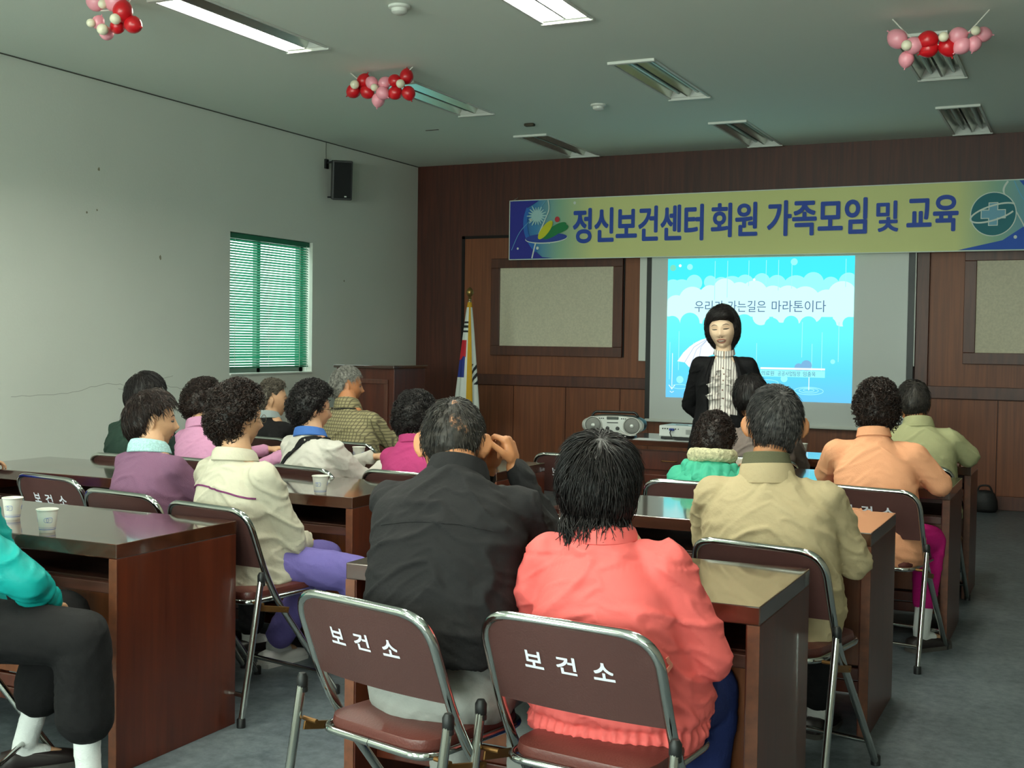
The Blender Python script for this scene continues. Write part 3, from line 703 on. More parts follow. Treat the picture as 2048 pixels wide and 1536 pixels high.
# round cross emblem
mb = MB()
disc_into(mb, ex, ez, .186, .190, yy - .0016, 1, 48); disc_into(mb, ex, ez, .178, .182, yy - .002, 0, 48)
def cross(k, h, y, mi): mb.add([(ex + a, y, ez + b) for a, b in ((-k, -h), (k, -h), (k, -k), (h, -k), (h, k), (k, k), (k, h), (-k, h), (-k, k), (-h, k), (-h, -k), (-k, -k))], [(0, 1, 2, 11), (11, 2, 5, 8), (2, 3, 4, 5), (8, 5, 6, 7), (10, 11, 8, 9)], mi)
cross(.039, .100, yy - .0026, 1); cross(.032, .093, yy - .0030, 2)
sw = []
for k in range(40):
    a = 2 * PI * k / 40; u, w_ = .19 * math.cos(a), .062 * math.sin(a); t_ = rad(17); sw.append((ex + u * math.cos(t_) - w_ * math.sin(t_), ez + .01 + u * math.sin(t_) + w_ * math.cos(t_)))
ribbon_into(mb, sw[2:37], .014, yy - .0036, 1)
mb.build('cross_emblem', [M_bt, M_bwhite, flatmat('emblem_pale_blue', (120, 176, 200))], ban, fixn=False)
# ties to the wall
for x in (bx0 + .02, bx1 - .02):
    mb = MB(); mb.tube([(x, Y + .002, bz1 - .01), (x - .02, YF - .01, bz1 + .05)], .003, 6); mb.build('tie_cord', M_white, ban)

# ================================================================== PROJECTION SCREEN
scr = thing('projection_screen', 'white pull down projection screen showing a turquoise rain slide', 'screen', (0, 0, 0))
ys = 11.25; M_scr = mat('screen_fabric', (226, 228, 224), .8)
mb = MB(); mb.box(((-3.893 - 1.487) / 2, ys + .004, (2.45 + .672) / 2), (2.406, .006, 2.45 - .672)); mb.build('fabric', M_scr, scr)
for x_, w_ in ((-1.458, .055), (-3.918, .05)): mb = MB(); mb.box((x_, ys + .004, 1.56), (w_, .006, 1.78)); mb.build('black_border', M_black, scr)
mb = MB(); mb.box((-2.69, ys, .662), (2.50, .03, .03), bev=.01); mb.build('bottom_bar', M_white, scr)
mb = MB(); mb.box((-2.69, ys + .01, 2.50), (2.62, .09, .10), bev=.02); mb.build('casing', M_white, scr)
wb = MB(); wb.box((-2.72, YF - .068, 1.75), (2.60, .02, 1.02), bev=.004); o = wb.build('whiteboard', M_white); tag(o, 'whiteboard edge showing as a pale strip right of the projection screen', 'whiteboard')
def lit(name, rgb, s=1.18):
    if name in MATS: return MATS[name]
    m = bpy.data.materials.new(name); m.use_nodes = True; g = m.node_tree; g.nodes.remove(g.nodes['Principled BSDF'])
    e = g.nodes.new('ShaderNodeEmission'); e.inputs[0].default_value = lin(rgb) + (1,); e.inputs[1].default_value = s
    g.links.new(e.outputs[0], g.nodes['Material Output'].inputs[0]); MATS[name] = m; return m
sx0, sx1, sz0, sz1 = -3.727, -1.955, .893, 2.235
M_sl = bpy.data.materials.new('projected_slide'); M_sl.use_nodes = True; g = M_sl.node_tree; g.nodes.remove(g.nodes['Principled BSDF'])
em = g.nodes.new('ShaderNodeEmission'); em.inputs[1].default_value = SLIDE
tc = g.nodes.new('ShaderNodeTexCoord'); sp = g.nodes.new('ShaderNodeSeparateXYZ'); mr = g.nodes.new('ShaderNodeMapRange'); mr.inputs[1].default_value = sz0; mr.inputs[2].default_value = sz1
rp = g.nodes.new('ShaderNodeValToRGB'); e = rp.color_ramp.elements
e[0].position = 0; e[0].color = lin((108, 196, 240)) + (1,); e[1].position = 1; e[1].color = lin((70, 228, 248)) + (1,)
for p_, c_ in ((.2, (96, 214, 246)), (.5, (104, 242, 246)), (.64, (110, 246, 240)), (.75, (70, 232, 248))): q = e.new(p_); q.color = lin(c_) + (1,)
g.links.new(tc.outputs['Object'], sp.inputs[0]); g.links.new(sp.outputs[2], mr.inputs[0]); g.links.new(mr.outputs[0], rp.inputs[0]); g.links.new(rp.outputs[0], em.inputs[0]); g.links.new(em.outputs[0], g.nodes['Material Output'].inputs[0])
LM = [M_sl, lit('slide_cloud_back', (150, 248, 250)), lit('slide_cloud_front', (205, 253, 248)), lit('slide_text_grey', (84, 112, 150)), lit('slide_white', (236, 248, 252)), lit('slide_line', (160, 240, 252)), lit('slide_olive', (120, 216, 190)), lit('slide_mauve', (122, 176, 216)), lit('slide_shade', (176, 190, 214))]
mb = MB(); y_ = ys - .0015
mb.box(((sx0 + sx1) / 2, y_, (sz0 + sz1) / 2), (sx1 - sx0, .001, sz1 - sz0))
W_, H_ = sx1 - sx0, sz1 - sz0
def S(u, v): return sx0 + u * W_, sz0 + (1 - v) * H_      # u right, v down, 0..1
def cdisc(u, v, r, y, mi, n=30):
    """disc kept inside the slide"""
    cx, cz = S(u, v); P = []
    for j in range(n):
        a = 2 * PI * j / n; P.append((min(max(cx + r * W_ * math.cos(a), sx0 + .001), sx1 - .001), min(max(cz + r * W_ * math.sin(a), sz0), sz1)))
    mb.add([(p[0], y, p[1]) for p in P], [tuple(range(n))], mi)
yk = y_ - .001
for u, v, r in ((.03, .22, .055), (.15, .175, .045), (.24, .17, .035), (.30, .20, .05), (.43, .185, .05), (.52, .17, .045), (.60, .19, .05), (.68, .18, .03), (.79, .18, .055), (.88, .20, .045), (.97, .18, .05), (.08, .24, .07), (.36, .22, .07), (.7, .22, .07)): cdisc(u, v, r, yk, 1)
mb.add([(sx0, yk, S(0, .22)[1]), (sx1, yk, S(0, .22)[1]), (sx1, yk, S(0, .40)[1]), (sx0, yk, S(0, .40)[1])], [(0, 1, 2, 3)], 1)
yk -= .0006
for u, v, r in ((.05, .34, .06), (.14, .30, .075), (.24, .27, .06), (.32, .23, .065), (.40, .25, .06), (.48, .26, .075), (.58, .29, .07), (.66, .29, .07), (.75, .31, .08), (.86, .32, .07), (.94, .27, .075)): cdisc(u, v, r, yk, 2)
mb.add([(sx0, yk, S(0, .30)[1]), (sx1, yk, S(0, .30)[1]), (sx1, yk, S(0, .415)[1]), (sx0, yk, S(0, .415)[1])], [(0, 1, 2, 3)], 2)
for u, v, r in ((.06, .40, .05), (.2, .40, .05), (.33, .39, .06), (.52, .415, .045), (.63, .39, .05), (.79, .39, .05), (.94, .42, .045), (.70, .40, .05)): cdisc(u, v, r, yk, 2)
for u, v, r in ((.13, .46, .055), (.03, .47, .045), (.25, .47, .05), (.43, .47, .055), (.58, .475, .04), (.68, .46, .04), (.77, .47, .045), (.87, .475, .045), (.98, .46, .035)): cdisc(u, v, r, yk - .0005, 0)
yk -= .0012
for k in range(17):          # thin falling lines
    u = (k + .5) / 17 + random.uniform(-.02, .02); v0 = random.choice((.02, .45, .52, .6)); v1 = min(.93, v0 + random.uniform(.12, .3)); x, _ = S(u, 0)
    ribbon_into(mb, [(x, S(0, v0)[1]), (x, S(0, v1)[1])], .0055, yk, 5)
for u, v, r, m_ in ((.03, .065, .017, 6), (.07, .05, .008, 4), (.125, .06, .016, 1), (.69, .035, .018, 1), (.48, .155, .007, 4), (.9, .72, .012, 1), (.08, .87, .020, 1), (.65, .845, .018, 1), (.725, .765, .022, 7), (.765, .75, .028, 7)): cdisc(u, v, r, yk - .0003, m_)
for u, v, r in ((.08, .92, .045), (.78, .925, .075), (.78, .922, .05), (.78, .92, .028), (.56, .875, .06)):
    cx, cz = S(u, v); ribbon_into(mb, [(cx + r * W_ * math.cos(a), cz + r * W_ * .26 * math.sin(a)) for a in [2 * PI * j / 40 for j in range(41)]], .0055, yk - .0003, 5)
x, _ = S(.035, 0); ribbon_into(mb, [(x, S(0, .68)[1]), (x, S(0, .94)[1])], .006, yk, 4)
ribbon_into(mb, [(x - .03, S(0, .91)[1]), (x, S(0, .94)[1]), (x + .03, S(0, .91)[1])], .008, yk, 4); ribbon_into(mb, [(x - .02, S(0, .955)[1]), (x, S(0, .965)[1]), (x + .02, S(0, .955)[1])], .006, yk, 4)
x, _ = S(.78, 0); ribbon_into(mb, [(x, S(0, .80)[1]), (x, S(0, .92)[1])], .007, yk - .0004, 4)
# umbrella
ux, uz = -3.30, 1.40; P = [(-3.615, 1.245)] + [(-3.615 + .06 * k, 1.245 + .235 * math.sin(PI * .5 * min(1, k / 6.0) ** .8)) for k in range(1, 9)] + [(-3.10, 1.38), (-3.30, 1.30), (-3.49, 1.185), (-3.54, 1.235)]
mb.add([(p[0], yk - .0006, p[1]) for p in P], [tuple(range(len(P)))], 4)
for q in ((-3.54, 1.235), (-3.49, 1.185), (-3.40, 1.24)): ribbon_into(mb, [(-3.30, 1.475), ((q[0] - 3.30) / 2 - .03, (q[1] + 1.475) / 2 + .03), q], .005, yk - .0009, 8)
mb.box(((-2.80 - 2.20) / 2, yk - .0007, 1.150), (.60, .0003, .062), 1); mb.box((-2.50, yk - .0008, 1.196), (.60, .0003, .018), 4)
mb.build('slide', LM, scr, fixn=False)
for t_, x0, x1 in (('우리가', -3.45, -3.165), ('가는길은', -3.125, -2.76), ('마라톤이다', -2.705, -2.205)): mb = MB(); text_into(mb, t_, x0, x1, 1.722, 1.83, yk - .001, .004, 0, .001); mb.build('slide_lettering', LM[3], scr, fixn=False)
for t_, x0, x1 in (('의료원', -2.79, -2.67), ('공공사업팀장', -2.635, -2.425), ('임출옥', -2.40, -2.285)): mb = MB(); text_into(mb, t_, x0, x1, 1.128, 1.172, yk - .0016, .0, 0, .001); mb.build('slide_lettering', LM[3], scr, fixn=False)

# ================================================================== FRONT TABLE, BOOMBOX, PROJECTOR
ft = thing('front_table', 'dark wooden front table carrying the silver radio and the projector', 'table', (-2.60, 8.22, 0))
mb = MB(); mb.box((0, 0, .722), (1.42, .66, .04), bev=.004); mb.build('table_top', M_desktop, ft)
for s in (-1, 1): mb = MB(); mb.box((s * .68, 0, .351), (.04, .62, .702), bev=.003); mb.build('side_panel', M_desk, ft)
mb = MB(); mb.box((0, -.24, .37), (1.32, .02, .60)); mb.build('back_board', M_desk, ft)
for k, x in enumerate((-.44, 0, .44)):
    mb = MB(); mb.box((x, -.257, .60), (.40, .014, .13), bev=.003); d_ = mb.build('drawer', M_desk, ft)
    mb = MB(); mb.tube(smooth_path([(x - .05, -.264, .60), (x - .045, -.282, .60), (x + .045, -.282, .60), (x + .05, -.264, .60)], 5), .004, 8); mb.build('handle', M_rust, d_)
    mb = MB(); mb.box((x, -.257, .29), (.40, .014, .42), bev=.003); d_ = mb.build('door', M_desk, ft)

M_sil = mat('silver_plastic', (178, 178, 172), .32, metal=.35); M_dsil = mat('grey_mesh', (120, 120, 116), .5, metal=.3, bump=(400, .3)); M_blk = M_black
bx = thing('portable_radio', 'silver portable radio with two round speakers on the front table', 'radio', (-3.06, 8.08, .742), rad(12))
def stad(mb, w, h, y0, y1, z, mi=0, p=2.6, n=40):
    rr = []
    for y in (y0, (y0 * 2 + y1) / 3, (y0 + 2 * y1) / 3, y1):
        k = .93 if y in (y0, y1) else 1.0
        rr.append([Vector((w * k * math.copysign(abs(math.cos(a)) ** (2 / p), math.cos(a)), y, z + h * k * math.copysign(abs(math.sin(a)) ** (2 / p), math.sin(a)))) for a in [2 * PI * j / n for j in range(n)]])
    mb.rings(rr, mi)
mb = MB(); stad(mb, .225, .072, -.03, .16, .083); mb.box((0, .06, .006), (.30, .14, .012), bev=.004); mb.build('rear_shell', M_blk, bx, smooth='auto')
mb = MB(); stad(mb, .222, .070, -.062, -.024, .083); mb.build('front_shell', M_sil, bx, smooth='auto')
for s in (-1, 1):
    mb = MB(); mb.lathe([(.001, .006), (.045, .007), (.052, .004), (.056, .0)], (s * .138, -.064, .082), 30, R=Matrix.Rotation(rad(90), 3, 'X')); sp_ = mb.build('speaker_grille', M_dsil, bx, smooth='auto')
    mb = MB(); pts = [(s * .138 + .060 * math.cos(a), -.066, .082 + .060 * math.sin(a)) for a in [2 * PI * j / 36 for j in range(36)]]; mb.tube(pts, .0042, 8, closed=True); mb.build('trim_ring', M_sil, sp_, smooth=True)
    mb = MB(); mb.lathe([(.001, .012), (.013, .010), (.016, .004), (.018, 0)], (s * .138, -.066, .082), 18, R=Matrix.Rotation(rad(90), 3, 'X')); mb.build('dome', M_sil, sp_, smooth='auto')
    mb = MB(); mb.lathe([(.001, .014), (.011, .013), (.013, .009), (.014, 0)], (s * .036, -.062, .062), 18, R=Matrix.Rotation(rad(90), 3, 'X')); mb.build('dial', M_blk, bx, smooth='auto')
    mb = MB(); mb.tube(smooth_path([(s * .05, -.066, .055), (s * .075, -.068, .03), (s * .12, -.066, .016), (s * .17, -.06, .02)], 6), .006, 8); mb.build('swoosh_trim', M_sil, bx, smooth=True)
mb = MB(); mb.box((0, -.060, .135), (.085, .012, .022), bev=.004); mb.build('display', mat('radio_display', (60, 66, 60), .2), bx)
mb = MB()
for k in range(6): mb.box((-.075 + k * .0 + (-.02 if k < 3 else .14) + (k % 3) * .014, -.062, .132), (.009, .008, .008), bev=.002)
mb.build('buttons', M_blk, bx)
mb = MB(); mb.box((0, -.064, .103), (.08, .008, .006), bev=.002); mb.build('slot', M_blk, bx)
mb = MB(); mb.tube(fillet([(-.17, .05, .13), (-.15, .05, .172), (.15, .05, .172), (.17, .05, .13)], .03, 6), .009, 8); mb.build('carry_handle', M_blk, bx, smooth=True)
mb = MB(); mb.box((0, -.07, .009), (.20, .02, .006), bev=.002); mb.build('chrome_foot', M_sil, bx)

M_pj = mat('projector_white', (206, 208, 204), .4)
pj = thing('projector', 'white video projector with blue plug on the front table beside the radio', 'projector', (-2.54, 8.10, .742), rad(-4))
mb = MB(); mb.box((0, .02, .062), (.31, .23, .078), bev=.008); mb.build('body', M_pj, pj)
mb = MB(); mb.box((0, .02, .013), (.29, .21, .018), bev=.004); mb.build('underside', M_blk, pj)
for s in (-1, 1): mb = MB(); mb.cyl((s * .12, -.06, -.0), (s * .12, -.06, .02), .009, n=12); mb.build('foot', M_blk, pj)
mb = MB()
for k, (x, r) in enumerate(((-.125, .005), (-.108, .005), (-.09, .005), (-.03, .005), (-.01, .004))): mb.cyl((x, -.098, .078), (x, -.094, .078), r, n=10)
mb.build('sockets', M_blk, pj)
mb = MB(); mb.box((-.055, -.104, .074), (.034, .024, .016), bev=.003); pl = mb.build('plug', mat('blue_plug', (30, 50, 130), .4), pj)
mb = MB(); mb.tube(smooth_path([(-.055, -.116, .072), (-.052, -.14, .05), (-.02, -.15, .012), (.05, -.145, .008), (.12, -.15, .012), (.18, -.12, .008)], 8), .004, 8); mb.build('cable', M_blk, pl, smooth=True)
mb = MB()
for k in range(7): mb.box((.09, -.0955, .045 + k * .005), (.09, .003, .0022))
mb.build('vent', mat('vent_grey', (120, 120, 118), .6), pj)
mb = MB(); mb.box((-.02, .0, .1015), (.09, .018, .003), bev=.001); mb.build('button_strip', M_blk, pj)
mb = MB(); mb.cyl((.07, .134, .06), (.07, .15, .06), .03, n=24); mb.build('lens', M_blk, pj, smooth='auto')
mb = MB(); mb.box((-2.66, 8.0, .7428), (.40, .16, .0012), R=Matrix.Rotation(rad(4), 3, 'Z')); o = mb.build('paper_sheet', mat('white_paper', (225, 228, 226), .7)); tag(o, 'sheet of white paper under the projector on the front table', 'paper')
mb = MB(); mb.box((-1.63, 3.47, .7435), (.15, .21, .002), R=Matrix.Rotation(rad(14), 3, 'Z')); o = mb.build('paper_sheet', MATS['white_paper']); tag(o, 'white paper lying between the black shirt and the coral jacket', 'paper')

# ================================================================== LECTERN (podium)
ld = thing('lectern', 'tall dark wooden lectern behind the grey haired man by the side wall', 'lectern', (-5.84, 9.42, 0), rad(-3))
mb = MB(); mb.box((0, 0, 1.17), (.66, .56, .03), bev=.006); mb.build('top', M_desktop, ld)
for s in (-1, 1): mb = MB(); mb.box((s * .30, 0, .58), (.03, .50, 1.155), bev=.003); mb.build('side_panel', M_desk, ld)
mb = MB(); mb.box((0, -.235, .615), (.575, .02, 1.08), bev=.003); mb.build('panel', M_desk, ld)
mb = MB()
for x0, x1, z0, z1 in ((-.25, .25, 1.02, 1.06), (-.25, .25, .3, .34), (-.25, -.21, .34, 1.02), (.21, .25, .34, 1.02)): mb.box(((x0 + x1) / 2, -.25, (z0 + z1) / 2), (x1 - x0, .014, z1 - z0), bev=.003)
mb.build('moulding', M_woodfr, ld)
mb = MB(); mb.box((0, 0, .035), (.64, .54, .07), bev=.006); mb.build('plinth', M_woodfr, ld)

# ================================================================== WALL SPEAKER
sk = thing('wall_speaker', 'black box loudspeaker tilted on a bracket high on the white wall', 'speaker', (XL, 9.62, 2.92))
R_ = Matrix.Rotation(rad(-50), 3, 'Z') @ Matrix.Rotation(rad(9), 3, 'Y')
cpos = Vector((.135, .05, .0))
mb = MB(); mb.box(cpos, (.15, .19, .37), R=R_, bev=.012); mb.build('cabinet', mat('speaker_cabinet', (64, 62, 62), .5), sk)
mb = MB(); mb.box(cpos + R_ @ Vector((.077, 0, 0)), (.012, .162, .335), R=R_, bev=.005); mb.build('grille', mat('speaker_grille_cloth', (20, 19, 20), .85, bump=(300, .3)), sk)
mb = MB(); mb.box(cpos + R_ @ Vector((.084, .03, -.15)), (.004, .02, .012), R=R_); mb.build('badge', M_white, sk)
mb = MB(); mb.box((.01, -.02, .15), (.02, .05, .09), bev=.003); mb.tube([(.01, -.02, .16), (.06, .0, .17), (.14, .05, .175)], .009, 8); mb.build('bracket', M_blk, sk)
mb = MB(); mb.tube([(.01, 0, -.16), (.12, .04, -.165)], .007, 8); mb.build('lower_stay', M_blk, sk)
mb = MB(); mb.tube(smooth_path([(.004, -.02, .19), (.004, -.022, .28), (.004, -.02, .355)], 5), .003, 6); mb.build('cable', mat('grey_cable', (110, 108, 100), .7), sk)

# ================================================================== FLAG
fl = thing('flag_stand', 'national flag with yellow fringe hanging from a pole at the dark wall', 'flag', (-5.46, 10.42, 0))
M_pole = mat('flag_pole', (150, 140, 110), .35, metal=.6); M_gold = mat('flag_finial', (150, 120, 70), .3, metal=.8)
mb = MB(); mb.lathe([(.001, 0), (.16, 0), (.16, .02), (.05, .045), (.03, .10), (.001, .10)], n=28); mb.build('base', M_gold, fl, smooth='auto')
mb = MB(); mb.cyl((0, 0, .05), (0, 0, 1.82), .014, n=12); mb.build('pole', M_pole, fl, smooth='auto')
mb = MB(); mb.lathe([(.001, 1.80), (.018, 1.80), (.012, 1.815), (.02, 1.825), (.012, 1.84), (.03, 1.86), (.038, 1.885), (.03, 1.912), (.012, 1.93), (.001, 1.935)], n=20); mb.build('finial', M_gold, fl, smooth='auto')
# folded cloth: stacked cross-sections that open downward, with vertical pleats
MF = [mat('flag_white', (222, 222, 214), .7), mat('flag_black', (24, 24, 28), .7), mat('flag_red', (190, 22, 40), .7), mat('flag_blue', (28, 44, 128), .7), mat('flag_fringe', (214, 160, 30), .8, bump=(150, .5))]
mb = MB(); n = 160; rr = []; zs = [1.79 - .00625 * k for k in range(186)]
for z in zs:
    t_ = min(1, (1.79 - z) / 1.15); wdt = .018 + .115 * t_ ** .8; dp = .02 + .07 * t_ ** .8; ring = []
    for j in range(n):
        a = 2 * PI * j / n; pl_ = 1 + .13 * t_ * math.sin(7 * a + 1.2 + .6 * t_)
        ring.append(Vector((wdt * pl_ * math.cos(a) - .02 * t_, dp * pl_ * math.sin(a), z)))
    rr.append(ring)
mb.rings(rr)
def fcol(z, a):
    # a: angle seen from the room; -90 deg faces the seats
    d = math.degrees(a) % 360
    t_ = (1.79 - z)
    if t_ < .05: return 4
    if 283 < d < 318 : return 4                     # fringed edge runs down the front fold
    if 190 < d <= 283:
        if .185 < t_ < .205 or .228 < t_ < .25 or .272 < t_ < .294: return 1
        bd = .545 + .018 * math.sin((d - 190) * .07)
        if .37 < t_ < bd and d < 272: return 2
        if bd <= t_ < .73 and d < 268: return 3
    if d >= 318 or d < 20:
        if t_ > .60 and (t_ * 13 + (d % 360) * .02) % 1 < .5 and t_ < .80: return 1
    return 0
nf = (len(zs) - 1) * n
for i in range(len(zs) - 1):
    for j in range(n): mb.mi[i * n + j] = fcol((zs[i] + zs[i + 1]) / 2, 2 * PI * (j + .5) / n)
mb.build('cloth', MF, fl, smooth=True)

# ================================================================== CUPS
M_paper = mat('paper_cup', (226, 224, 214), .6); M_print = mat('cup_blue_print', (120, 140, 196), .6); M_tea = mat('cup_inside', (196, 188, 170), .6)
def cup(x, y, z, rz, label):
    t = thing('paper_cup', label, 'cup', (x, y, z), rz, 'small paper cups')
    mb = MB(); mb.lathe([(.001, .004), (.0235, .004), (.0245, .0), (.0255, .002), (.034, .074), (.0362, .0745), (.0370, .0765), (.0362, .0785), (.0340, .078), (.0325, .074), (.0245, .010), (.001, .010)], n=32); mb.build('body', M_paper, t, smooth='auto')
    mb = MB(); prof = lambda zz: .0255 + (.034 - .0255) * (zz - .002) / .072 + .0003
    for za, zb_ in ((.010, .0125), (.016, .0172)):
        v = []; 
        for j in range(33):
            a = 2 * PI * j / 32
            for zz in (za, zb_): r = prof(zz); v.append((r * math.cos(a), r * math.sin(a), zz))
        mb.add(v, [(2 * j, 2 * j + 2, 2 * j + 3, 2 * j + 1) for j in range(32)])
    for k in range(3):     # ring and face motifs around the side
        for m_, (da, r_) in enumerate(((-.16, .0085), (.17, .008))):
            a0 = -PI / 2 + k * 2.1 + da * 1.0; pts = []
            for j in range(21):
                b = 2 * PI * j / 20; q = 1.0 if m_ == 0 else 1.15 / max(abs(math.cos(b)), abs(math.sin(b)), .75) ** .8
                aa = a0 + r_ * q * math.cos(b) / .03; zz = .043 + r_ * q * math.sin(b); r = prof(zz) + .0002; pts.append(Vector((r * math.cos(aa), r * math.sin(aa), zz)))
            v = []
            for i, p in enumerate(pts):
                c_ = Vector((prof(.043) * math.cos(a0), prof(.043) * math.sin(a0), .043)); v += [p, c_ + (p - c_) * .86 + Vector((p.x, p.y, 0)).normalized() * .0008]
            mb.add(v, [(2 * i, 2 * i + 2, 2 * i + 3, 2 * i + 1) for i in range(20)])
            for ex_ in ((-.0026, .0026) if m_ == 1 else (0,)):
                aa = a0 + ex_ / .03; r = prof(.045) + .0008
                mb.box((r * math.cos(aa), r * math.sin(aa), .045), (.0012, .0012, .0012))
    mb.build('print', M_print, t, fixn=False)
    return t
cup(-3.481, 3.124, .742, rad(20), 'paper cup at the left edge on the nearest left desk')
cup(-3.153, 2.975, .742, rad(50), 'paper cup nearest the camera on the nearest left desk')
cup(-2.965, 4.30, .742, rad(10), 'paper cup on the desk beside the beige jacket')
cup(-3.60, 5.585, .742, rad(80), 'paper cup in front of the checked jacket')
cup(-1.555, 7.29, .742, rad(30), 'paper cup half hidden by the right ear of the man in khaki')
cup(-1.60, 6.09, .742, rad(0), 'paper cup half hidden by the cream collar of the green jacket')

# ================================================================== DARK BAG by the wall
bg = thing('dark_bag', 'small black bag on the floor against the panelled wall at the right', 'bag', (-.79, 11.12, 0))
mb = MB(); rr = []
for z, w_, d_ in ((0, .085, .055), (.03, .10, .07), (.1, .10, .065), (.16, .085, .05), (.185, .05, .03), (.19, .01, .01)):
    rr.append([Vector((w_ * math.cos(a) * (1 + .08 * math.sin(3 * a + z * 30)), d_ * math.sin(a), z)) for a in [2 * PI * j / 24 for j in range(24)]])
mb.rings(rr); mb.build('body', mat('black_cloth_bag', (20, 18, 20), .6), bg, smooth=True)
mb = MB(); mb.tube(smooth_path([(-.06, 0, .16), (-.045, -.01, .22), (.03, -.01, .225), (.06, 0, .16)], 6), .008, 8); mb.build('handle', MATS['black_cloth_bag'], bg, smooth=True)
# ================================================================== PEOPLE KIT
def V3(*a): return Vector(a)
def sstep(a, b, x):
    t = np.clip((x - a) / (b - a), 0, 1); return t * t * (3 - 2 * t)
def head_pts(d, face=1.3, jaw=.34, wide=1.0):
    """unit directions (n,3) -> head surface, centre of the skull at 0, face towards +y"""
    sx, sy, sz = d[:, 0], d[:, 1], d[:, 2]
    x = .0775 * wide * np.sign(sx) * np.abs(sx) ** .92; y = .097 * sy; z = .120 * sz
    low = sstep(.05, .95, -sz)
    x = x * (1 - jaw * low * (0.35 + .65 * sstep(-.3, .8, sy)))
    # the back of the skull tucks into the neck
    bk = sstep(.0, .9, -sy) * sstep(.15, .85, -sz); y = y + .040 * bk
    y = np.where(sy > 0, y * (1 - .06 * sstep(.3, 1, sy)), y)
    fr = sstep(.35, .75, sy)
    g = lambda cx, cz, wx, wz: np.exp(-((x - cx) / wx) ** 2 - ((z - cz) / wz) ** 2)
    dy = np.zeros_like(x)
    dy += .020 * face * g(0, -.022, .013, .014) + .010 * face * g(0, .002, .010, .020)        # nose
    dy += .005 * face * (g(.014, -.028, .008, .008) + g(-.014, -.028, .008, .008))
    dy -= .0075 * face * (g(.031, .010, .017, .011) + g(-.031, .010, .017, .011))         # sockets
    dy += .0042 * face * (g(.030, .030, .022, .009) + g(-.030, .030, .022, .009))         # brow
    dy += .0035 * face * (g(.031, .008, .011, .007) + g(-.031, .008, .011, .007))         # lids
    dy += .004 * face * (g(.043, -.020, .020, .018) + g(-.043, -.020, .020, .018))        # cheeks
    dy += .0062 * face * g(0, -.056, .022, .0105) - .0035 * face * g(0, -.072, .02, .007)   # lips, groove
    dy += .0085 * face * g(0, -.094, .022, .015)                                           # chin
    y = y + dy * fr
    return np.stack([x, y, z], 1)
def sph_grid(nu, nv):
    v = []; f = []
    for i in range(nv + 1):
        t = PI * (.5 + i) / (nv + 1)
        for j in range(nu):
            p = 2 * PI * j / nu; v.append((math.sin(t) * math.sin(p), math.sin(t) * math.cos(p), math.cos(t)))
    for i in range(nv):
        for j in range(nu):
            k = (j + 1) % nu; f.append((i * nu + j, i * nu + k, (i + 1) * nu + k, (i + 1) * nu + j))
    f.append(tuple(range(nu - 1, -1, -1))); f.append(tuple(nv * nu + j for j in range(nu)))
    return np.array(v), f
def nz(co, sc, seed=0.0, octv=1):
    return np.array([noise.noise(Vector((p[0] * sc[0] + seed, p[1] * sc[1] + seed * .7, p[2] * sc[2] - seed))) for p in co])
def ridge(co, sc, seed=0.0):
    return 1 - np.abs(nz(co, sc, seed)) * 2.2
def fold_disp(amp=.006, seed=0.0, fine=.6, extra=None, hem=None):
    """cloth folds: broad soft waves plus narrow creases"""
    def fn(co, no):
        q = co.copy(); q[:, 2] += .55 * np.abs(q[:, 0]) + .15 * q[:, 1]
        a = nz(q, (5, 5, 9), seed); r = ridge(q, (4.5, 4.5, 10), seed + 3.1); r2 = ridge(q, (9, 9, 22), seed + 7.7)
        d = amp * (.6 * a + 2.6 * np.clip(r - .62, 0, 1) ** 1.2 - .35) + amp * fine * 1.6 * np.clip(r2 - .6, 0, 1)
        if extra is not None: d = d + extra(co, no)
        return d
    return fn

SKIN = mat('skin', (206, 158, 122), .5, vary=(14, .06), bump=(180, .06))
SKIN2 = mat('tanned_skin', (190, 126, 84), .5, vary=(14, .08), bump=(160, .08))
SKINL = mat('fair_skin', (238, 202, 170), .48, vary=(14, .04), bump=(200, .04))
SKINS = {'m': SKIN, 't': SKIN2, 'f': SKINL}
SOCK = mat('white_sock', (228, 228, 226), .85, bump=(120, .3, (1, 1, 3)))
SHOE_D = mat('dark_shoe', (34, 26, 26), .4); SHOE_W = mat('white_sneaker', (214, 212, 208), .5)

def hairmat(name, dark, light, rough=.42):
    if name in MATS: return MATS[name]
    m = bpy.data.materials.new(name); m.use_nodes = True; g = m.node_tree; b = g.nodes['Principled BSDF']
    tc = g.nodes.new('ShaderNodeTexCoord'); n = g.nodes.new('ShaderNodeTexNoise'); n.inputs['Scale'].default_value = 70; n.inputs['Detail'].default_value = 3
    rp = g.nodes.new('ShaderNodeValToRGB'); rp.color_ramp.elements[0].position = .35; rp.color_ramp.elements[1].position = .68
    rp.color_ramp.elements[0].color = lin(dark) + (1,); rp.color_ramp.elements[1].color = lin(light) + (1,)
    g.links.new(tc.outputs['Object'], n.inputs['Vector']); g.links.new(n.outputs[0], rp.inputs[0]); g.links.new(rp.outputs[0], b.inputs['Base Color'])
    b.inputs['Roughness'].default_value = rough; b.inputs['Specular IOR Level'].default_value = .28
    MATS[name] = m; return m
H_BLK = hairmat('black_hair', (14, 11, 11), (34, 28, 27)); H_BRN = hairmat('dark_brown_hair', (20, 12, 10), (44, 28, 22)); H_GRY = hairmat('grey_hair', (84, 82, 78), (168, 164, 156), .5)
H_SALT = hairmat('salt_and_pepper_hair', (26, 25, 26), (84, 80, 78), .45); H_DGR = hairmat('dark_greying_hair', (20, 18, 17), (58, 52, 47), .5)

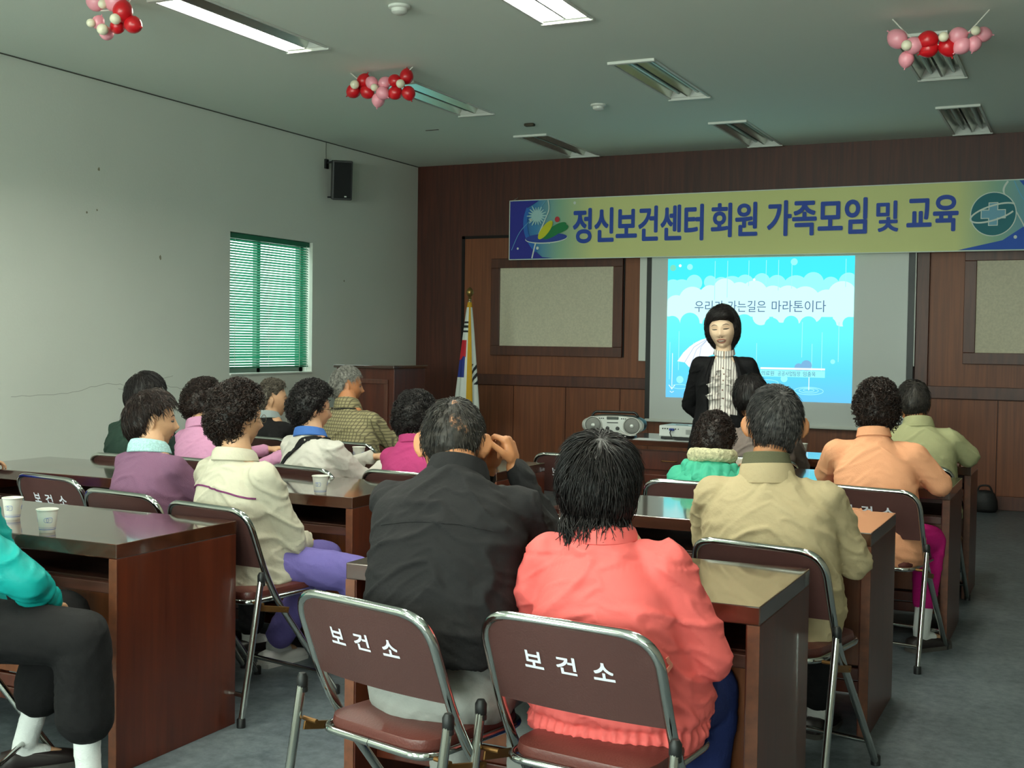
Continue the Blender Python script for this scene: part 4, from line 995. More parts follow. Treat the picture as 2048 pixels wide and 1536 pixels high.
# thinning hair: the scalp shows between the roots
M_thin = H_DGR.copy(); M_thin.name = 'thinning_dark_hair'; g = M_thin.node_tree; b_ = g.nodes['Principled BSDF']
src = b_.inputs['Base Color'].links[0].from_socket; atn = g.nodes.new('ShaderNodeAttribute'); atn.attribute_name = 'scalp'
tcn = g.nodes.new('ShaderNodeTexCoord'); nn_ = g.nodes.new('ShaderNodeTexNoise'); nn_.inputs['Scale'].default_value = 95; nn_.inputs['Detail'].default_value = 4; nn_.inputs['Roughness'].default_value = .7
ml = g.nodes.new('ShaderNodeMath'); ml.operation = 'MULTIPLY'; rmp = g.nodes.new('ShaderNodeValToRGB'); rmp.color_ramp.elements[0].position = .47; rmp.color_ramp.elements[1].position = .66
mxn = g.nodes.new('ShaderNodeMix'); mxn.data_type = 'RGBA'; mxn.inputs[7].default_value = lin((186, 130, 96)) + (1,)
g.links.new(tcn.outputs['Object'], nn_.inputs['Vector']); g.links.new(nn_.outputs[0], ml.inputs[0]); g.links.new(atn.outputs['Fac'], ml.inputs[1]); g.links.new(ml.outputs[0], rmp.inputs[0])
g.links.new(rmp.outputs[0], mxn.inputs[0]); g.links.new(src, mxn.inputs[6]); g.links.new(mxn.outputs[2], b_.inputs['Base Color'])

def hand_into(mb, wrist, dirv, palm_n, s=1.0, side=1, curl=.5, spread=.12):
    """palm, four unequal bent fingers and a thumb from the side; palm_n points out of the palm"""
    w0 = Vector(wrist); d = Vector(dirv).normalized(); n = Vector(palm_n); n = (n - d * n.dot(d)).normalized(); a = d.cross(n) * side  # a: towards the little finger? (thumb is -a)
    mb.rc(w0 - d * .01, w0 + d * .045 * s, .022 * s, .030 * s, 12, flat=.55, fdir=n); mb.rc(w0 + d * .03 * s - a * .018 * s, w0 + d * .075 * s - a * .02 * s, .017 * s, .014 * s, 10); mb.rc(w0 + d * .03 * s + a * .018 * s, w0 + d * .068 * s + a * .024 * s, .016 * s, .013 * s, 10)
    mb.rc(w0 + d * .03 * s, w0 + d * .076 * s, .018 * s, .014 * s, 10)
    for k, (off, L) in enumerate(((-.030, .072), (-.010, .080), (.010, .075), (.029, .060))):
        p = w0 + d * (.076 - .004 * abs(k - 1)) * s + a * off * s; ang = 0.0; q = p; dd = (d + a * (k - 1.4) * spread).normalized(); r = .0085 * s
        for i, fr in enumerate((.45, .31, .24)):
            ang += curl * (.75 if i == 0 else 1.0) * (1 + .12 * k); nd = dd * math.cos(ang) + n * math.sin(ang); e = q + nd * L * fr * s; mb.rc(q, e, r, r * .9, 10); q = e; r *= .9
    q = w0 + d * .02 * s - a * .025 * s; dv = (d * .75 - a * .75 + n * .35).normalized()
    for L, r in ((.034, .0115), (.028, .0098), (.022, .0088)):
        e = q + dv * L * s; mb.rc(q, e, r * s, r * .92 * s, 10); q = e; dv = (dv + d * .35 + n * .15 * curl * 2).normalized()

def strands(mb, P, N, flow, n, L, r, seg=5, curl=0.0, curl_r=.006, lift=.004, jitter=.25, mi=0, rng=None, proj=1.0):
    """n hair locks as thin three-sided tubes starting on points P with normals N, lying along flow"""
    rng = rng or np.random.RandomState(1)
    if len(P) == 0: return
    idx = rng.randint(0, len(P), n); p = P[idx] + rng.normal(0, .002, (n, 3)); nn = N[idx]; fl = flow[idx] + rng.normal(0, jitter, (n, 3))
    fl = fl - nn * (fl * nn).sum(1)[:, None] * proj; fl /= np.linalg.norm(fl, axis=1)[:, None] + 1e-9
    bt = np.cross(nn, fl); LL = L * rng.uniform(.6, 1.25, n); ph = rng.uniform(0, 2 * PI, n); tw = np.where(rng.rand(n) < .5, -1, 1)
    pts = []
    for k in range(seg + 1):
        t = k / seg
        c = p + fl * (LL * t)[:, None] + nn * (lift * math.sin(PI * min(1, t * 1.1)) - .25 * (LL * t) ** 2 / .09)[:, None]
        if curl > 0:
            a = ph + tw * curl * 2 * PI * t
            c = c + (nn * np.cos(a)[:, None] + bt * np.sin(a)[:, None]) * curl_r
        pts.append(c)
    pts = np.stack(pts, 1)                      # n, seg+1, 3
    V = []; F = []
    for k in range(seg + 1):
        rr = r * (1 - .75 * (k / seg) ** 2) * (.4 if k == 0 else 1)
        tg = pts[:, min(k + 1, seg)] - pts[:, max(k - 1, 0)]; tg /= np.linalg.norm(tg, axis=1)[:, None] + 1e-9
        u = np.cross(tg, nn + .01); u /= np.linalg.norm(u, axis=1)[:, None] + 1e-9; w_ = np.cross(tg, u)
        for j in range(3):
            a = 2 * PI * j / 3; V.append(pts[:, k] + (u * math.cos(a) + w_ * math.sin(a)) * rr)
    V = np.stack(V, 1).reshape(-1, 3); per = 3 * (seg + 1)
    base = []
    for k in range(seg):
        for j in range(3):
            j2 = (j + 1) % 3; base.append((k * 3 + j, k * 3 + j2, (k + 1) * 3 + j2, (k + 1) * 3 + j))
    for i in range(n): F.extend([tuple(i * per + q for q in b) for b in base])
    mb.add(V, F, mi)

def hair(parent, hm, style, M, hs, hk, rng):
    """style: T thickness, top, front/side/nape hairline elevations (deg), lump, n,len,r,curl, bald"""
    D, F = sph_grid(*style.get('grid', (64, 40)))
    az = np.degrees(np.arctan2(D[:, 0], D[:, 1])); el = np.degrees(np.arcsin(np.clip(D[:, 2], -1, 1))); aa = np.abs(az)
    fr, sd, bh, np_ = style.get('front', 38), style.get('side', 8), style.get('behind', -22), style.get('nape', -42)
    line = np.interp(aa, [0, 40, 62, 78, 95, 112, 135, 180], [fr, fr - 4, fr - 14, sd, sd + style.get('ear', 6), bh, np_ + 4, np_])
    m = sstep(-6, 8, el - line)
    H = head_pts(D, **hk); T = style.get('T', .014); tp = style.get('top', 1.0); bk = style.get('back', 1.0); sw = style.get('sidew', 1.0)
    th = T * (1 + (tp - 1) * sstep(.3, .9, D[:, 2])) * (1 + (bk - 1) * sstep(.2, .9, -D[:, 1])) * (1 + (sw - 1) * sstep(.5, .95, np.abs(D[:, 0])))
    lump = style.get('lump', .002); ls = style.get('ls', 26)
    l = nz(H, (ls,) * 3, style.get('seed', 0)) + .5 * nz(H, (ls * 2.1,) * 3, style.get('seed', 0) + 5)
    th = th + lump * l
    bald = style.get('bald'); zone = np.zeros(len(D))
    if bald is not None:
        bz = sum(np.exp(-((az - a_) / wa) ** 2 - ((el - e_) / we) ** 2) * k_ for a_, e_, wa, we, k_ in bald)
        zone = bz * np.clip(.55 + 1.6 * nz(H, (70,) * 3, 9) + .8 * nz(H, (140,) * 3, 4), 0, 1.1)
    R_ = H + D * (th * m - .008 * (1 - m))[:, None]
    R_ = R_ * hs
    mb = MB(); mb.add(R_, F)
    ok = (m > .55) & (rng.rand(len(D)) > zone * .55)
    P = R_[ok]; N = D[ok]
    kind = style.get('flow', 'down')
    if kind == 'down':
        wz = np.array(style.get('whorl', (0.0, -.55, .83))); fl = N - wz; fl = fl - N * (fl * N).sum(1)[:, None]
        fl = fl / (np.linalg.norm(fl, axis=1)[:, None] + 1e-6) + np.array([0, style.get('fwd', .0), -.55])
        if style.get('fringe') is not None:
            k_ = ((np.abs(az[ok]) < 62) & (el[ok] < fr + 34))[:, None]
            fl = np.where(k_, np.array(style['fringe'], float), fl)
    else: fl = rng.normal(0, 1, P.shape) + np.array([0, 0, -.4])
    strands(mb, P, N, fl, style.get('n', 700), style.get('len', .035) * hs, style.get('r', .0016), 5 if style.get('curl', 0) < .3 else 9, style.get('curl', 0), style.get('curl_r', .006), style.get('lift', .004), style.get('jit', .25), 0, rng)
    for extra in style.get('tufts', ()):       # (az0,az1,el0,el1,n,len,flow)
        a0, a1, e0, e1, n_, L_, fv = extra; s_ = (az > a0) & (az < a1) & (el > e0) & (el < e1)
        if style.get('wrap'): s_ = ((az > a0) | (az < -a0)) & (el > e0) & (el < e1)
        strands(mb, R_[s_], D[s_], np.tile(np.array(fv, float), (s_.sum(), 1)), n_, L_ * hs, style.get('r', .0016) * 1.15, 6, 0, 0, .004, .22, 0, rng, 0.0)
    mb.v = [M @ Vector(p) for p in mb.v]
    o = mb.build('hair', hm if bald is None else M_thin, parent, smooth=True, fixn=False)
    if bald is not None:
        at = o.data.attributes.new('scalp', 'FLOAT', 'POINT'); at.data.foreach_set('value', np.concatenate([bz.astype(np.float32) * 1.0, np.zeros(len(o.data.vertices) - len(D), np.float32)]))
    return o

PERM = dict(T=.026, top=1.15, lump=.010, ls=30, n=1300, len=.030, r=.0019, curl=1.3, curl_r=.0075, lift=.006, jit=1.0, flow='rand', nape=-52, behind=-34, side=2, ear=-6)
MAN = dict(T=.010, lump=.0015, n=1500, len=.036, r=.0012, lift=.003, jit=.18, nape=-40, behind=-14, side=12, ear=10)

def spine_pt(a, b, c, t): return a * (1 - t) ** 2 + b * 2 * t * (1 - t) + c * t * t

def person(label, base, rot, neck, headtop, hyaw=0.0, hpitch=0.0, htilt=0.0, hs=1.0, skin='m', sw=.20, top=None, bottom=None, hairm=None, style=None,
           prof=None, hump=.05, arms=None, legs=None, cuff=.040, sleeve=1.0, voxel=.0065, fold=.006, seed=1.0, collar=None, shoes=None, socks=True, hemz=.47,
           short=False, head_kw=None, seat=.475, hands=True, ears=1.0, extra=None, shdrop=-.092, nkr=1.0, disp_extra=None, pants_shape=1.0, handcurl=.5, hand_over=None, vox_top=.008, show_legs=True):
    """a seated figure. base: pelvis on the floor plan; neck, headtop, arm targets in world metres; rot: heading (0 = +Y)"""
    rng = np.random.RandomState(int(seed * 97) % 9973)
    Rz = Matrix.Rotation(rad(rot), 3, 'Z'); Ri = Rz.inverted(); B = Vector((base[0], base[1], 0))
    W = lambda p: Ri @ (Vector(p) - B)
    nk = W(neck); ht = W(headtop); pel = V3(0, 0, seat + .03)
    hy = rad(hyaw - rot)
    RH = Matrix.Rotation(hy, 3, 'Z') @ Matrix.Rotation(rad(-hpitch), 3, 'X') @ Matrix.Rotation(rad(htilt), 3, 'Y')
    hc = ht - RH @ V3(0, 0, (.120 + .012) * hs)
    hk = dict(head_kw or {})
    # arm targets: (elbow, wrist) right then left
    lat = V3(1, 0, 0); fwdv = V3(0, 1, 0)
    axis = (nk - pel).normalized()
    shz = shdrop
    sh = {s: nk + lat * s * sw * .98 + axis * shz - fwdv * .0 for s in (1, -1)}
    A = {}
    for s, k in ((1, 0), (-1, 1)):
        a = arms[k] if arms else None
        if a is None or a == 'desk': e, wv = sh[s] + V3(s * .045, .17, -.17), V3(s * .09, nk.y + .42, .775)
        elif a == 'lap': e, wv = sh[s] + V3(s * .06, .04, -.26), V3(s * .09, .25, .63)
        elif a == 'side': e, wv = sh[s] + V3(s * .07, .0, -.27), V3(s * .13, .22, .62)
        else: e, wv = W(a[0]), W(a[1])
        A[s] = (e, wv)
    L = legs or {}
    knee = {s: (W(L['knee'][k]) if 'knee' in L else V3(s * .115, .43, seat + .03)) for s, k in ((1, 0), (-1, 1))}
    ank = {s: (W(L['ankle'][k]) if 'ankle' in L else V3(s * .12, .40, .085)) for s, k in ((1, 0), (-1, 1))}
    # ---- body: one continuous skin
    mb = MB(); D, F = sph_grid(56, 40)
    Hp = head_pts(D, **hk) * hs; Mh = Matrix.Translation(hc) @ RH.to_4x4()
    mb.add([Mh @ Vector(p) for p in Hp], F)
    for s in (1, -1):
        c = Mh @ V3(s * .0775 * hs * hk.get('wide', 1) + s * .007 * max(0, ears - 1), -.006 * hs, -.004 * hs)
        Re = RH @ Matrix.Rotation(s * rad(-28 * ears), 3, 'Z') @ Matrix.Rotation(rad(-10), 3, 'X')
        mb.ell(c + Re @ V3(s * .008, -.006, .0), (.0085 * hs, (.016 + .004 * ears) * hs, .031 * hs * (.9 + .1 * ears)), Re, 14, 10)
        rim = [c + Re @ V3(s * .0135 * hs, (-.006 + .0165 * math.cos(a)) * hs, (.003 + .027 * math.sin(a)) * hs) for a in [rad(-60 + 25 * q) for q in range(12)]]
        mb.tube(rim, .0042 * hs, 6)
        mb.ell(c + Re @ V3(s * .006, .0, -.027 * hs), (.007 * hs, .009 * hs, .010 * hs), Re, 10, 8)
    nb = nk - axis * .04 + fwdv * .015
    mb.chain([nb, nk + (hc - nk) * .45, hc + RH @ V3(0, -.018 * hs, -.05 * hs)], [.062 * nkr, .054 * hs * nkr, .052 * hs * nkr], 16)
    mb.chain([pel, spine_pt(pel, (pel + nk) / 2 - fwdv * hump, nk, .5), nk - axis * .09], [.115, .115, .105], 16, flat=.75, fdir=fwdv)
    tr_ = .028 if short == 'none' else .046; mb.rc(sh[1] * .9 + nk * .1 - axis * .02, sh[-1] * .9 + nk * .1 - axis * .02, tr_, tr_)
    for s in (1, -1):
        e, wv = A[s]; mb.chain([sh[s] - axis * .015, e, wv], [.042, .036, .025], 12)
        if hands:
            if hand_over and s in hand_over: hand_over[s](mb, W, wv, s)
            else:
                dv = (wv - e).normalized(); dv.z *= .5; hand_into(mb, wv, dv, V3(0, 0, -1), hs * .98, -s, handcurl)
        mb.chain([pel + V3(s * .08, .02, -.01), knee[s], ank[s]], [.07, .05, .033], 12)
        fd = (knee[s] - pel); fd.z = 0; fd.normalize()
        mb.chain([ank[s] - V3(0, 0, .02), ank[s] + fd * .10 - V3(0, 0, .045)], [.034, .028], 12)
    body = mb.melt('person', SKINS[skin], voxel, 3, .5)
    body.location = B; body.rotation_euler = (0, 0, rad(rot)); tag(body, label, 'person')
    # ---- top
    pr = prof or [(0, .200, .155), (.12, .202, .158), (.3, .192, .15), (.5, .192, .142), (.66, .196, .13), (.76, .186, .118), (.84, .158, .102), (.90, .122, .088), (.95, .090, .078), (.985, .073, .070), (1.02, .066, .066)]
    mb = MB(); p0 = V3(0, .0, hemz); pm = (p0 + nk) / 2 - fwdv * hump; rr = []
    for t, w_, d_ in pr:
        c = spine_pt(p0, pm, nk, t); tg = (2 * (1 - t) * (pm - p0) + 2 * t * (nk - pm)).normalized(); yv = tg.cross(lat).normalized() * -1
        yv = lat.cross(tg).normalized() * -1
        kx = (sw + .030) / .20; ring = []
        for j in range(40):
            a = 2 * PI * j / 40; ca, sa = math.cos(a), math.sin(a); ring.append(c + lat * (w_ * kx * math.copysign(abs(ca) ** .82, ca)) + yv * (d_ * math.copysign(abs(sa) ** .9, sa)))
        rr.append(ring)
    mb.rings(rr)
    for s in (1, -1):
        e, wv = A[s]; r0 = .059 * sleeve
        e2 = e; we = wv - (wv - e).normalized() * .02
        if short == 'none': continue
        mb.rc(sh[s] * .62 + nk * .38 - axis * .018, sh[s], .050, r0, 16)
        if short:
            m_ = sh[s] + (e - sh[s]) * .85; mb.rc(sh[s], m_, r0, .060 * sleeve, 16)
        else:
            mb.rc(sh[s], e2, r0, .051 * sleeve, 16); mb.rc(e2, we, .051 * sleeve, cuff, 16)
            if cuff > .044:
                mb.rc(we - (we - e2).normalized() * .02, we + (we - e2).normalized() * .012, cuff * .86, cuff * .84, 14)
    if extra: extra(mb, dict(nk=nk, sh=sh, A=A, pel=pel, axis=axis, hc=hc, RH=RH, W=W))
    tp = mb.melt(top[0], top[1], vox_top, 14, .5, body, fold_disp(fold, seed, extra=disp_extra))
    # ---- trousers, socks, shoes
    if show_legs:
        mb = MB(); ps = pants_shape
        mb.ell(pel + V3(0, .02, .0), (.185 * ps, .155, .115), None, 20, 14)
        for s in (1, -1):
            k_, a_ = knee[s], ank[s]; up_ = (k_ - a_) * .12
            if L.get('crop'): up_ = (k_ - a_) * L['crop']
            mb.chain([pel + V3(s * .09 * ps, .03, .015), k_, a_ + up_], [.092 * ps, .074 * ps, .058 * ps * L.get('flare', 1.0)], 16)
        mb.melt(bottom[0], bottom[1], .009, 6, .5, body, fold_disp(.0045, seed + 11))
        for s in (1, -1):
            k_, a_ = knee[s], ank[s]; fd = (k_ - pel); fd.z = 0; fd.normalize()
            if socks:
                mb = MB(); so = a_ + (k_ - a_) * (L.get('crop', .12) + .10); mb.chain([so, a_, a_ - V3(0, 0, .02), a_ + fd * .06 - V3(0, 0, .035)], [.043, .038, .037, .034], 14)
                mb.melt('sock', socks if not isinstance(socks, bool) else SOCK, .006, 4, .5, body, fold_disp(.0025, seed + 5))
            mb = MB(); c = V3(a_.x, a_.y, 0); sd_ = fd.cross(V3(0, 0, 1)); out = []
            for (u, w_, h) in ((-.075, .018, .030), (-.066, .034, .062), (-.03, .037, .068), (.03, .040, .066), (.08, .045, .056), (.13, .045, .046), (.165, .036, .038), (.182, .015, .026)):
                out.append([c + fd * u + sd_ * (w_ * math.copysign(abs(math.cos(b)) ** .7, math.cos(b))) + V3(0, 0, .002 + h * .5 + h * .5 * math.copysign(abs(math.sin(b)) ** .7, math.sin(b))) for b in [2 * PI * j / 18 for j in range(18)]])
            mb.rings(out); so_ = mb.build('shoe', shoes or SHOE_D, body, smooth=True)
            mb = MB(); out = []
            for (u, w_) in ((-.078, .02), (-.068, .037), (.03, .043), (.10, .049), (.16, .042), (.186, .018)):
                out.append([c + fd * u + sd_ * (w_ * x_) + V3(0, 0, z_) for x_, z_ in ((1, 0), (1, .018), (-1, .018), (-1, 0))])
            mb.rings(out); mb.build('sole', mat('shoe_sole', (70, 66, 62), .7) if shoes is None else SHOE_W, so_)
    # ---- hair, collar
    if style is not None:
        hair(body, hairm, style, Mh, hs, hk, rng)
    if collar:
        cm, h, flare, drop = collar[:4]
        collar_into(body, collar[4] if len(collar) > 4 else 'collar', cm, nk + axis * .005, axis, hc, h, flare, drop, .066 * (sw / .2) ** .5)
    return dict(o=body, top=tp, nk=nk, sh=sh, A=A, pel=pel, hc=hc, RH=RH, Mh=Mh, W=W, axis=axis, hs=hs, hk=hk, rng=rng)

def collar_into(body, name, m, c, axis, hc, h, flare, drop, r0, gap=14):
    """band that stands around the neck and folds over outside"""
    mb = MB(); z = (axis * .75 + V3(0, 0, .25)).normalized(); x = V3(1, 0, 0); x = (x - z * x.dot(z)).normalized(); y = z.cross(x)
    n = 44; prof = [(0, -.012), (.0, h), (.004, h + .005), (.010, h + .003), (.012 + flare * .6, h * .45), (.014 + flare, -drop), (.011 + flare, -drop - .004), (.008 + flare * .5, h * .35), (.004, h * .9), (.004, -.012)]
    rr = []
    for j in range(n):
        a = rad(90 + gap + (360 - 2 * gap) * j / (n - 1))
        fr = .5 + .5 * math.sin(a); e = 1 + .16 * fr
        rr.append([c + (x * math.cos(a) * (r0 + p[0]) + y * math.sin(a) * (r0 * e + p[0])) + z * (p[1] - .030 * fr) for p in prof])
    mb.rings(rr, caps=True)
    o = mb.build(name, m, body, smooth='auto'); return o

def on_surface(o, pts, off=.001):
    """local points pulled onto the surface of a mesh object"""
    bm = bmesh.new(); bm.from_mesh(o.data); t = BVHTree.FromBMesh(bm); out = []
    for p in pts:
        q, n, i, d = t.find_nearest(Vector(p)); out.append((q + n * off, n))
    bm.free(); return out
def band_on(o, name, m, pts, width, parent, off=.0015, thick=.002, k=8, even=0, ray=None, taper=False):
    """flat strip lying on the surface of o along pts"""
    P = smooth_path(pts, k)
    if ray is None: S_ = on_surface(o, P, off)
    else:                                   # thrown straight at the surface along ray
        bm = bmesh.new(); bm.from_mesh(o.data); t = BVHTree.FromBMesh(bm); S_ = []
        for p in P:
            q, n, i, d = t.ray_cast(Vector(p), ray)
            if q is None: q, n, i, d = t.find_nearest(Vector(p))
            S_.append((q + n * off, n))
        bm.free()
    for _ in range(even):
        S_ = [(S_[i][0] if i in (0, len(S_) - 1) else (S_[i - 1][0] + S_[i][0] * 2 + S_[i + 1][0]) / 4, (S_[max(i - 1, 0)][1] + S_[i][1] + S_[min(i + 1, len(S_) - 1)][1]).normalized()) for i in range(len(S_))]
    mb = MB(); rr = []
    for i, (p, n) in enumerate(S_):
        t = (S_[min(i + 1, len(S_) - 1)][0] - S_[max(i - 1, 0)][0]).normalized(); w_ = width / 2
        if taper: w_ *= .25 + .75 * math.sin(PI * (i + .5) / len(S_))
        b = t.cross(n).normalized() * w_
        rr.append([p + b, p + b * .9 + n * thick, p - b * .9 + n * thick, p - b, p - n * .004])
    mb.rings(rr); return mb.build(name, m, parent, smooth='auto')
def glasses(P, m, lens_y=.098):
    Mh = P['Mh']; hs = P['hs']; body = P['o']; g = MB()
    for s in (1, -1):
        pts = [Mh @ (V3(s * .033 + .021 * math.cos(a), lens_y, .008 + .016 * math.sin(a)) * hs) for a in [2 * PI * j / 20 for j in range(20)]]
        g.tube(pts, .0012, 6, closed=True)
        g.tube([Mh @ (V3(s * .054, lens_y, .012) * hs), Mh @ (V3(s * .079, .05, .012) * hs), Mh @ (V3(s * .084, -.005, .014) * hs), Mh @ (V3(s * .082, -.02, -.004) * hs)], .0013, 6)
    g.tube([Mh @ (V3(-.012, lens_y, .010) * hs), Mh @ (V3(.012, lens_y, .010) * hs)], .0012, 6)
    return g.build('glasses', m, body, smooth=True)
def face_marks(P, brow=None, lip=(150, 84, 72)):
    """eyebrows, eyes, nostrils and lips laid on the face"""
    body = P['o']; Mh = P['Mh']; hs = P['hs']; RH = P['RH']; ray = RH @ V3(0, -1, 0)
    bm_ = brow or H_BLK; at = lambda x, z: Mh @ (V3(x, .16, z) * hs)
    dk = mat('dark_eye', (30, 22, 20), .3)
    for s in (1, -1):
        band_on(body, 'eyebrow', bm_, [at(s * x, z) for x, z in ((.014, .029), (.026, .034), (.038, .034), (.050, .027))], .0042 * hs, body, .0006, .0008, 5, ray=ray, taper=True)
        band_on(body, 'eye', dk, [at(s * x, z) for x, z in ((.016, .008), (.026, .0075), (.037, .007), (.048, .0085))], .0058 * hs, body, .0005, .0008, 5, ray=ray, taper=True)
        band_on(body, 'eyelid', body.data.materials[0], [at(s * x, z) for x, z in ((.016, .013), (.026, .017), (.037, .017), (.049, .012))], .004 * hs, body, .0005, .0018, 5, ray=ray, taper=True)
        band_on(body, 'nostril', mat('nostril_shade', (120, 66, 50), .6), [at(s * x, z) for x, z in ((.004, -.0345), (.008, -.036), (.0125, -.034))], .0045 * hs, body, .0004, .0006, 4, ray=ray, taper=True)
    lm = mat('lips_%d' % lip[0], lip, .35)
    band_on(body, 'upper_lip', lm, [at(x, z) for x, z in ((-.026, -.055), (-.013, -.0495), (0, -.0505), (.013, -.0495), (.026, -.055))], .0070 * hs, body, .0005, .0018, 6, ray=ray, taper=True)
    band_on(body, 'lower_lip', lm, [at(x, z) for x, z in ((-.024, -.058), (-.012, -.0665), (0, -.069), (.012, -.0665), (.024, -.058))], .0082 * hs, body, .0005, .002, 6, ray=ray, taper=True)
    band_on(body, 'mouth', mat('mouth_dark', (84, 34, 32), .5), [at(x, -.0585) for x in (-.021, -.01, 0, .01, .021)], .011 * hs, body, .0003, .0006, 6, ray=ray, taper=True)
    band_on(body, 'teeth', mat('teeth', (232, 226, 214), .3), [at(x, -.0570) for x in (-.016, -.008, 0, .008, .016)], .0055 * hs, body, .0008, .0010, 6, ray=ray, taper=True)
# ================================================================== THE PEOPLE
def cloth(name, rgb, rough=.8, bump=(36, .35), sheen=.0, vary=(5, .04)): return mat(name, rgb, rough, spec=.16, bump=bump, sheen=sheen, vary=vary)
C_BLACK = cloth('black_cotton', (29, 28, 29), .8); C_GREYT = cloth('grey_trouser', (150, 150, 146), .85); C_CORAL = cloth('coral_nylon', (232, 104, 100), .55, (60, .12))
C_NAVY = cloth('navy_trouser', (36, 46, 96), .85); C_KHAKI = cloth('khaki_cotton', (184, 165, 130), .8); C_DARK = cloth('charcoal_trouser', (26, 26, 28), .85)
C_PEACH = cloth('peach_knit', (240, 168, 128), .85, (300, .25)); C_MAG = cloth('magenta_trouser', (196, 30, 122), .85, (150, .3, (1, 1, 2))); C_GREEN = cloth('sea_green_nylon', (74, 178, 146), .45, (50, .15))
C_CREAM = cloth('cream_fleece', (206, 198, 160), .95, (90, .8), vary=(70, .25)); C_LIME = cloth('light_green_shirt', (164, 162, 122), .85); C_GREYJ = cloth('taupe_jacket', (122, 108, 102), .6)
C_BEIGE = cloth('beige_jacket', (196, 188, 168), .7); C_LAV = cloth('lavender_trouser', (110, 98, 162), .8); C_PURP = cloth('mauve_cardigan', (120, 84, 108), .9, (260, .35))
C_WHITE = cloth('off_white_jacket', (206, 200, 190), .7); C_MAGT = cloth('raspberry_top', (170, 58, 108), .85); C_DGRN = cloth('dark_green_jacket', (36, 54, 46), .8)
C_LPINK = cloth('pale_pink_top', (196, 138, 170), .85); C_BLK2 = cloth('black_wool', (22, 21, 22), .85); C_TEAL = cloth('teal_nylon', (20, 146, 142), .4, (50, .15)); C_BLUE = cloth('royal_blue_top', (40, 52, 150), .8)
C_OLIVE = cloth('olive_knit', (98, 96, 74), .9, (300, .3)); C_BLUECOL = cloth('blue_collar', (70, 110, 180), .8)
M_mintp = mat('mint_print_cotton', (160, 196, 196), .8, vary=(160, .22))
# checked tweed
M_tweed = bpy.data.materials.new('checked_tweed'); M_tweed.use_nodes = True; g = M_tweed.node_tree; b_ = g.nodes['Principled BSDF']; b_.inputs['Roughness'].default_value = .9
tc = g.nodes.new('ShaderNodeTexCoord'); ck = []
for axis, sc_ in (('X', 62), ('Z', 62)):
    wv = g.nodes.new('ShaderNodeTexWave'); wv.bands_direction = axis; wv.inputs['Scale'].default_value = sc_ / 6.283 * 1.55; wv.inputs['Distortion'].default_value = .4; g.links.new(tc.outputs['Object'], wv.inputs[0])
    pw = g.nodes.new('ShaderNodeMath'); pw.operation = 'POWER'; pw.inputs[1].default_value = 5; g.links.new(wv.outputs['Fac'], pw.inputs[0]); ck.append(pw)
mxm = g.nodes.new('ShaderNodeMath'); mxm.operation = 'MAXIMUM'; g.links.new(ck[0].outputs[0], mxm.inputs[0]); g.links.new(ck[1].outputs[0], mxm.inputs[1])
rp = g.nodes.new('ShaderNodeValToRGB'); rp.color_ramp.elements[0].color = lin((150, 140, 104)) + (1,); rp.color_ramp.elements[1].color = lin((86, 78, 58)) + (1,)
g.links.new(mxm.outputs[0], rp.inputs[0]); g.links.new(rp.outputs[0], b_.inputs['Base Color'])
M_steel = mat('thin_steel', (150, 146, 130), .25, metal=1.0)

PF = [(0, .215, .175), (.10, .215, .175), (.3, .198, .155), (.5, .188, .14), (.64, .188, .128), (.74, .178, .114), (.82, .150, .100), (.89, .116, .086), (.945, .086, .076), (.985, .070, .068), (1.02, .064, .064)]

# ---- man in black, hands clasped beside his head
def clasp(mb, W, wv, s):
    if s > 0: hand_into(mb, wv, Ri0 @ V3(-.35, .10, 1), Ri0 @ V3(-1, -.15, -.1), 1.02, -1, 1.15, .05)
    else: hand_into(mb, wv, Ri0 @ V3(.42, -.10, .95), Ri0 @ V3(1, -.35, -.1), 1.02, 1, 1.1, .05)
Ri0 = Matrix.Rotation(rad(8), 3, 'Z').inverted()
P = person('man in a black shirt resting his clasped hands beside his bowed head', (-1.475, 2.68), 8, (-1.512, 2.83, 1.055), (-1.595, 2.97, 1.243), hyaw=20, hpitch=22, hs=1.04, skin='t', ears=2.1, sw=.188,
           top=('shirt', C_BLACK), bottom=('trousers', C_GREYT), hairm=H_DGR, style=dict(MAN, T=.007, n=1900, len=.024, r=.0011, whorl=(0, -.62, .78), grid=(150, 96), bald=[(180, 52, 34, 12, 1.15), (178, 22, 34, 14, .9), (150, 6, 40, 12, .8)], nape=-34, behind=-10),
           arms=[((-1.28, 3.02, .80), (-1.435, 3.02, 1.055)), ((-1.71, 3.05, .80), (-1.535, 3.05, 1.035))], hand_over={1: clasp, -1: clasp}, voxel=.0045, fold=.011, seed=1.3, collar=(C_BLACK, .036, .012, .020, 'shirt_collar'), hump=.07, hemz=.60, vox_top=.007,
           legs=dict(crop=.1), pants_shape=1.08)
band_on(P['top'], 'yoke_seam', C_BLACK, [V3(x, -.6, z) for x, z in ((-.16, .93), (-.08, .945), (0, .95), (.08, .945), (.16, .93))], .006, P['o'], -.0015, .0035, ray=V3(0, 1, 0))

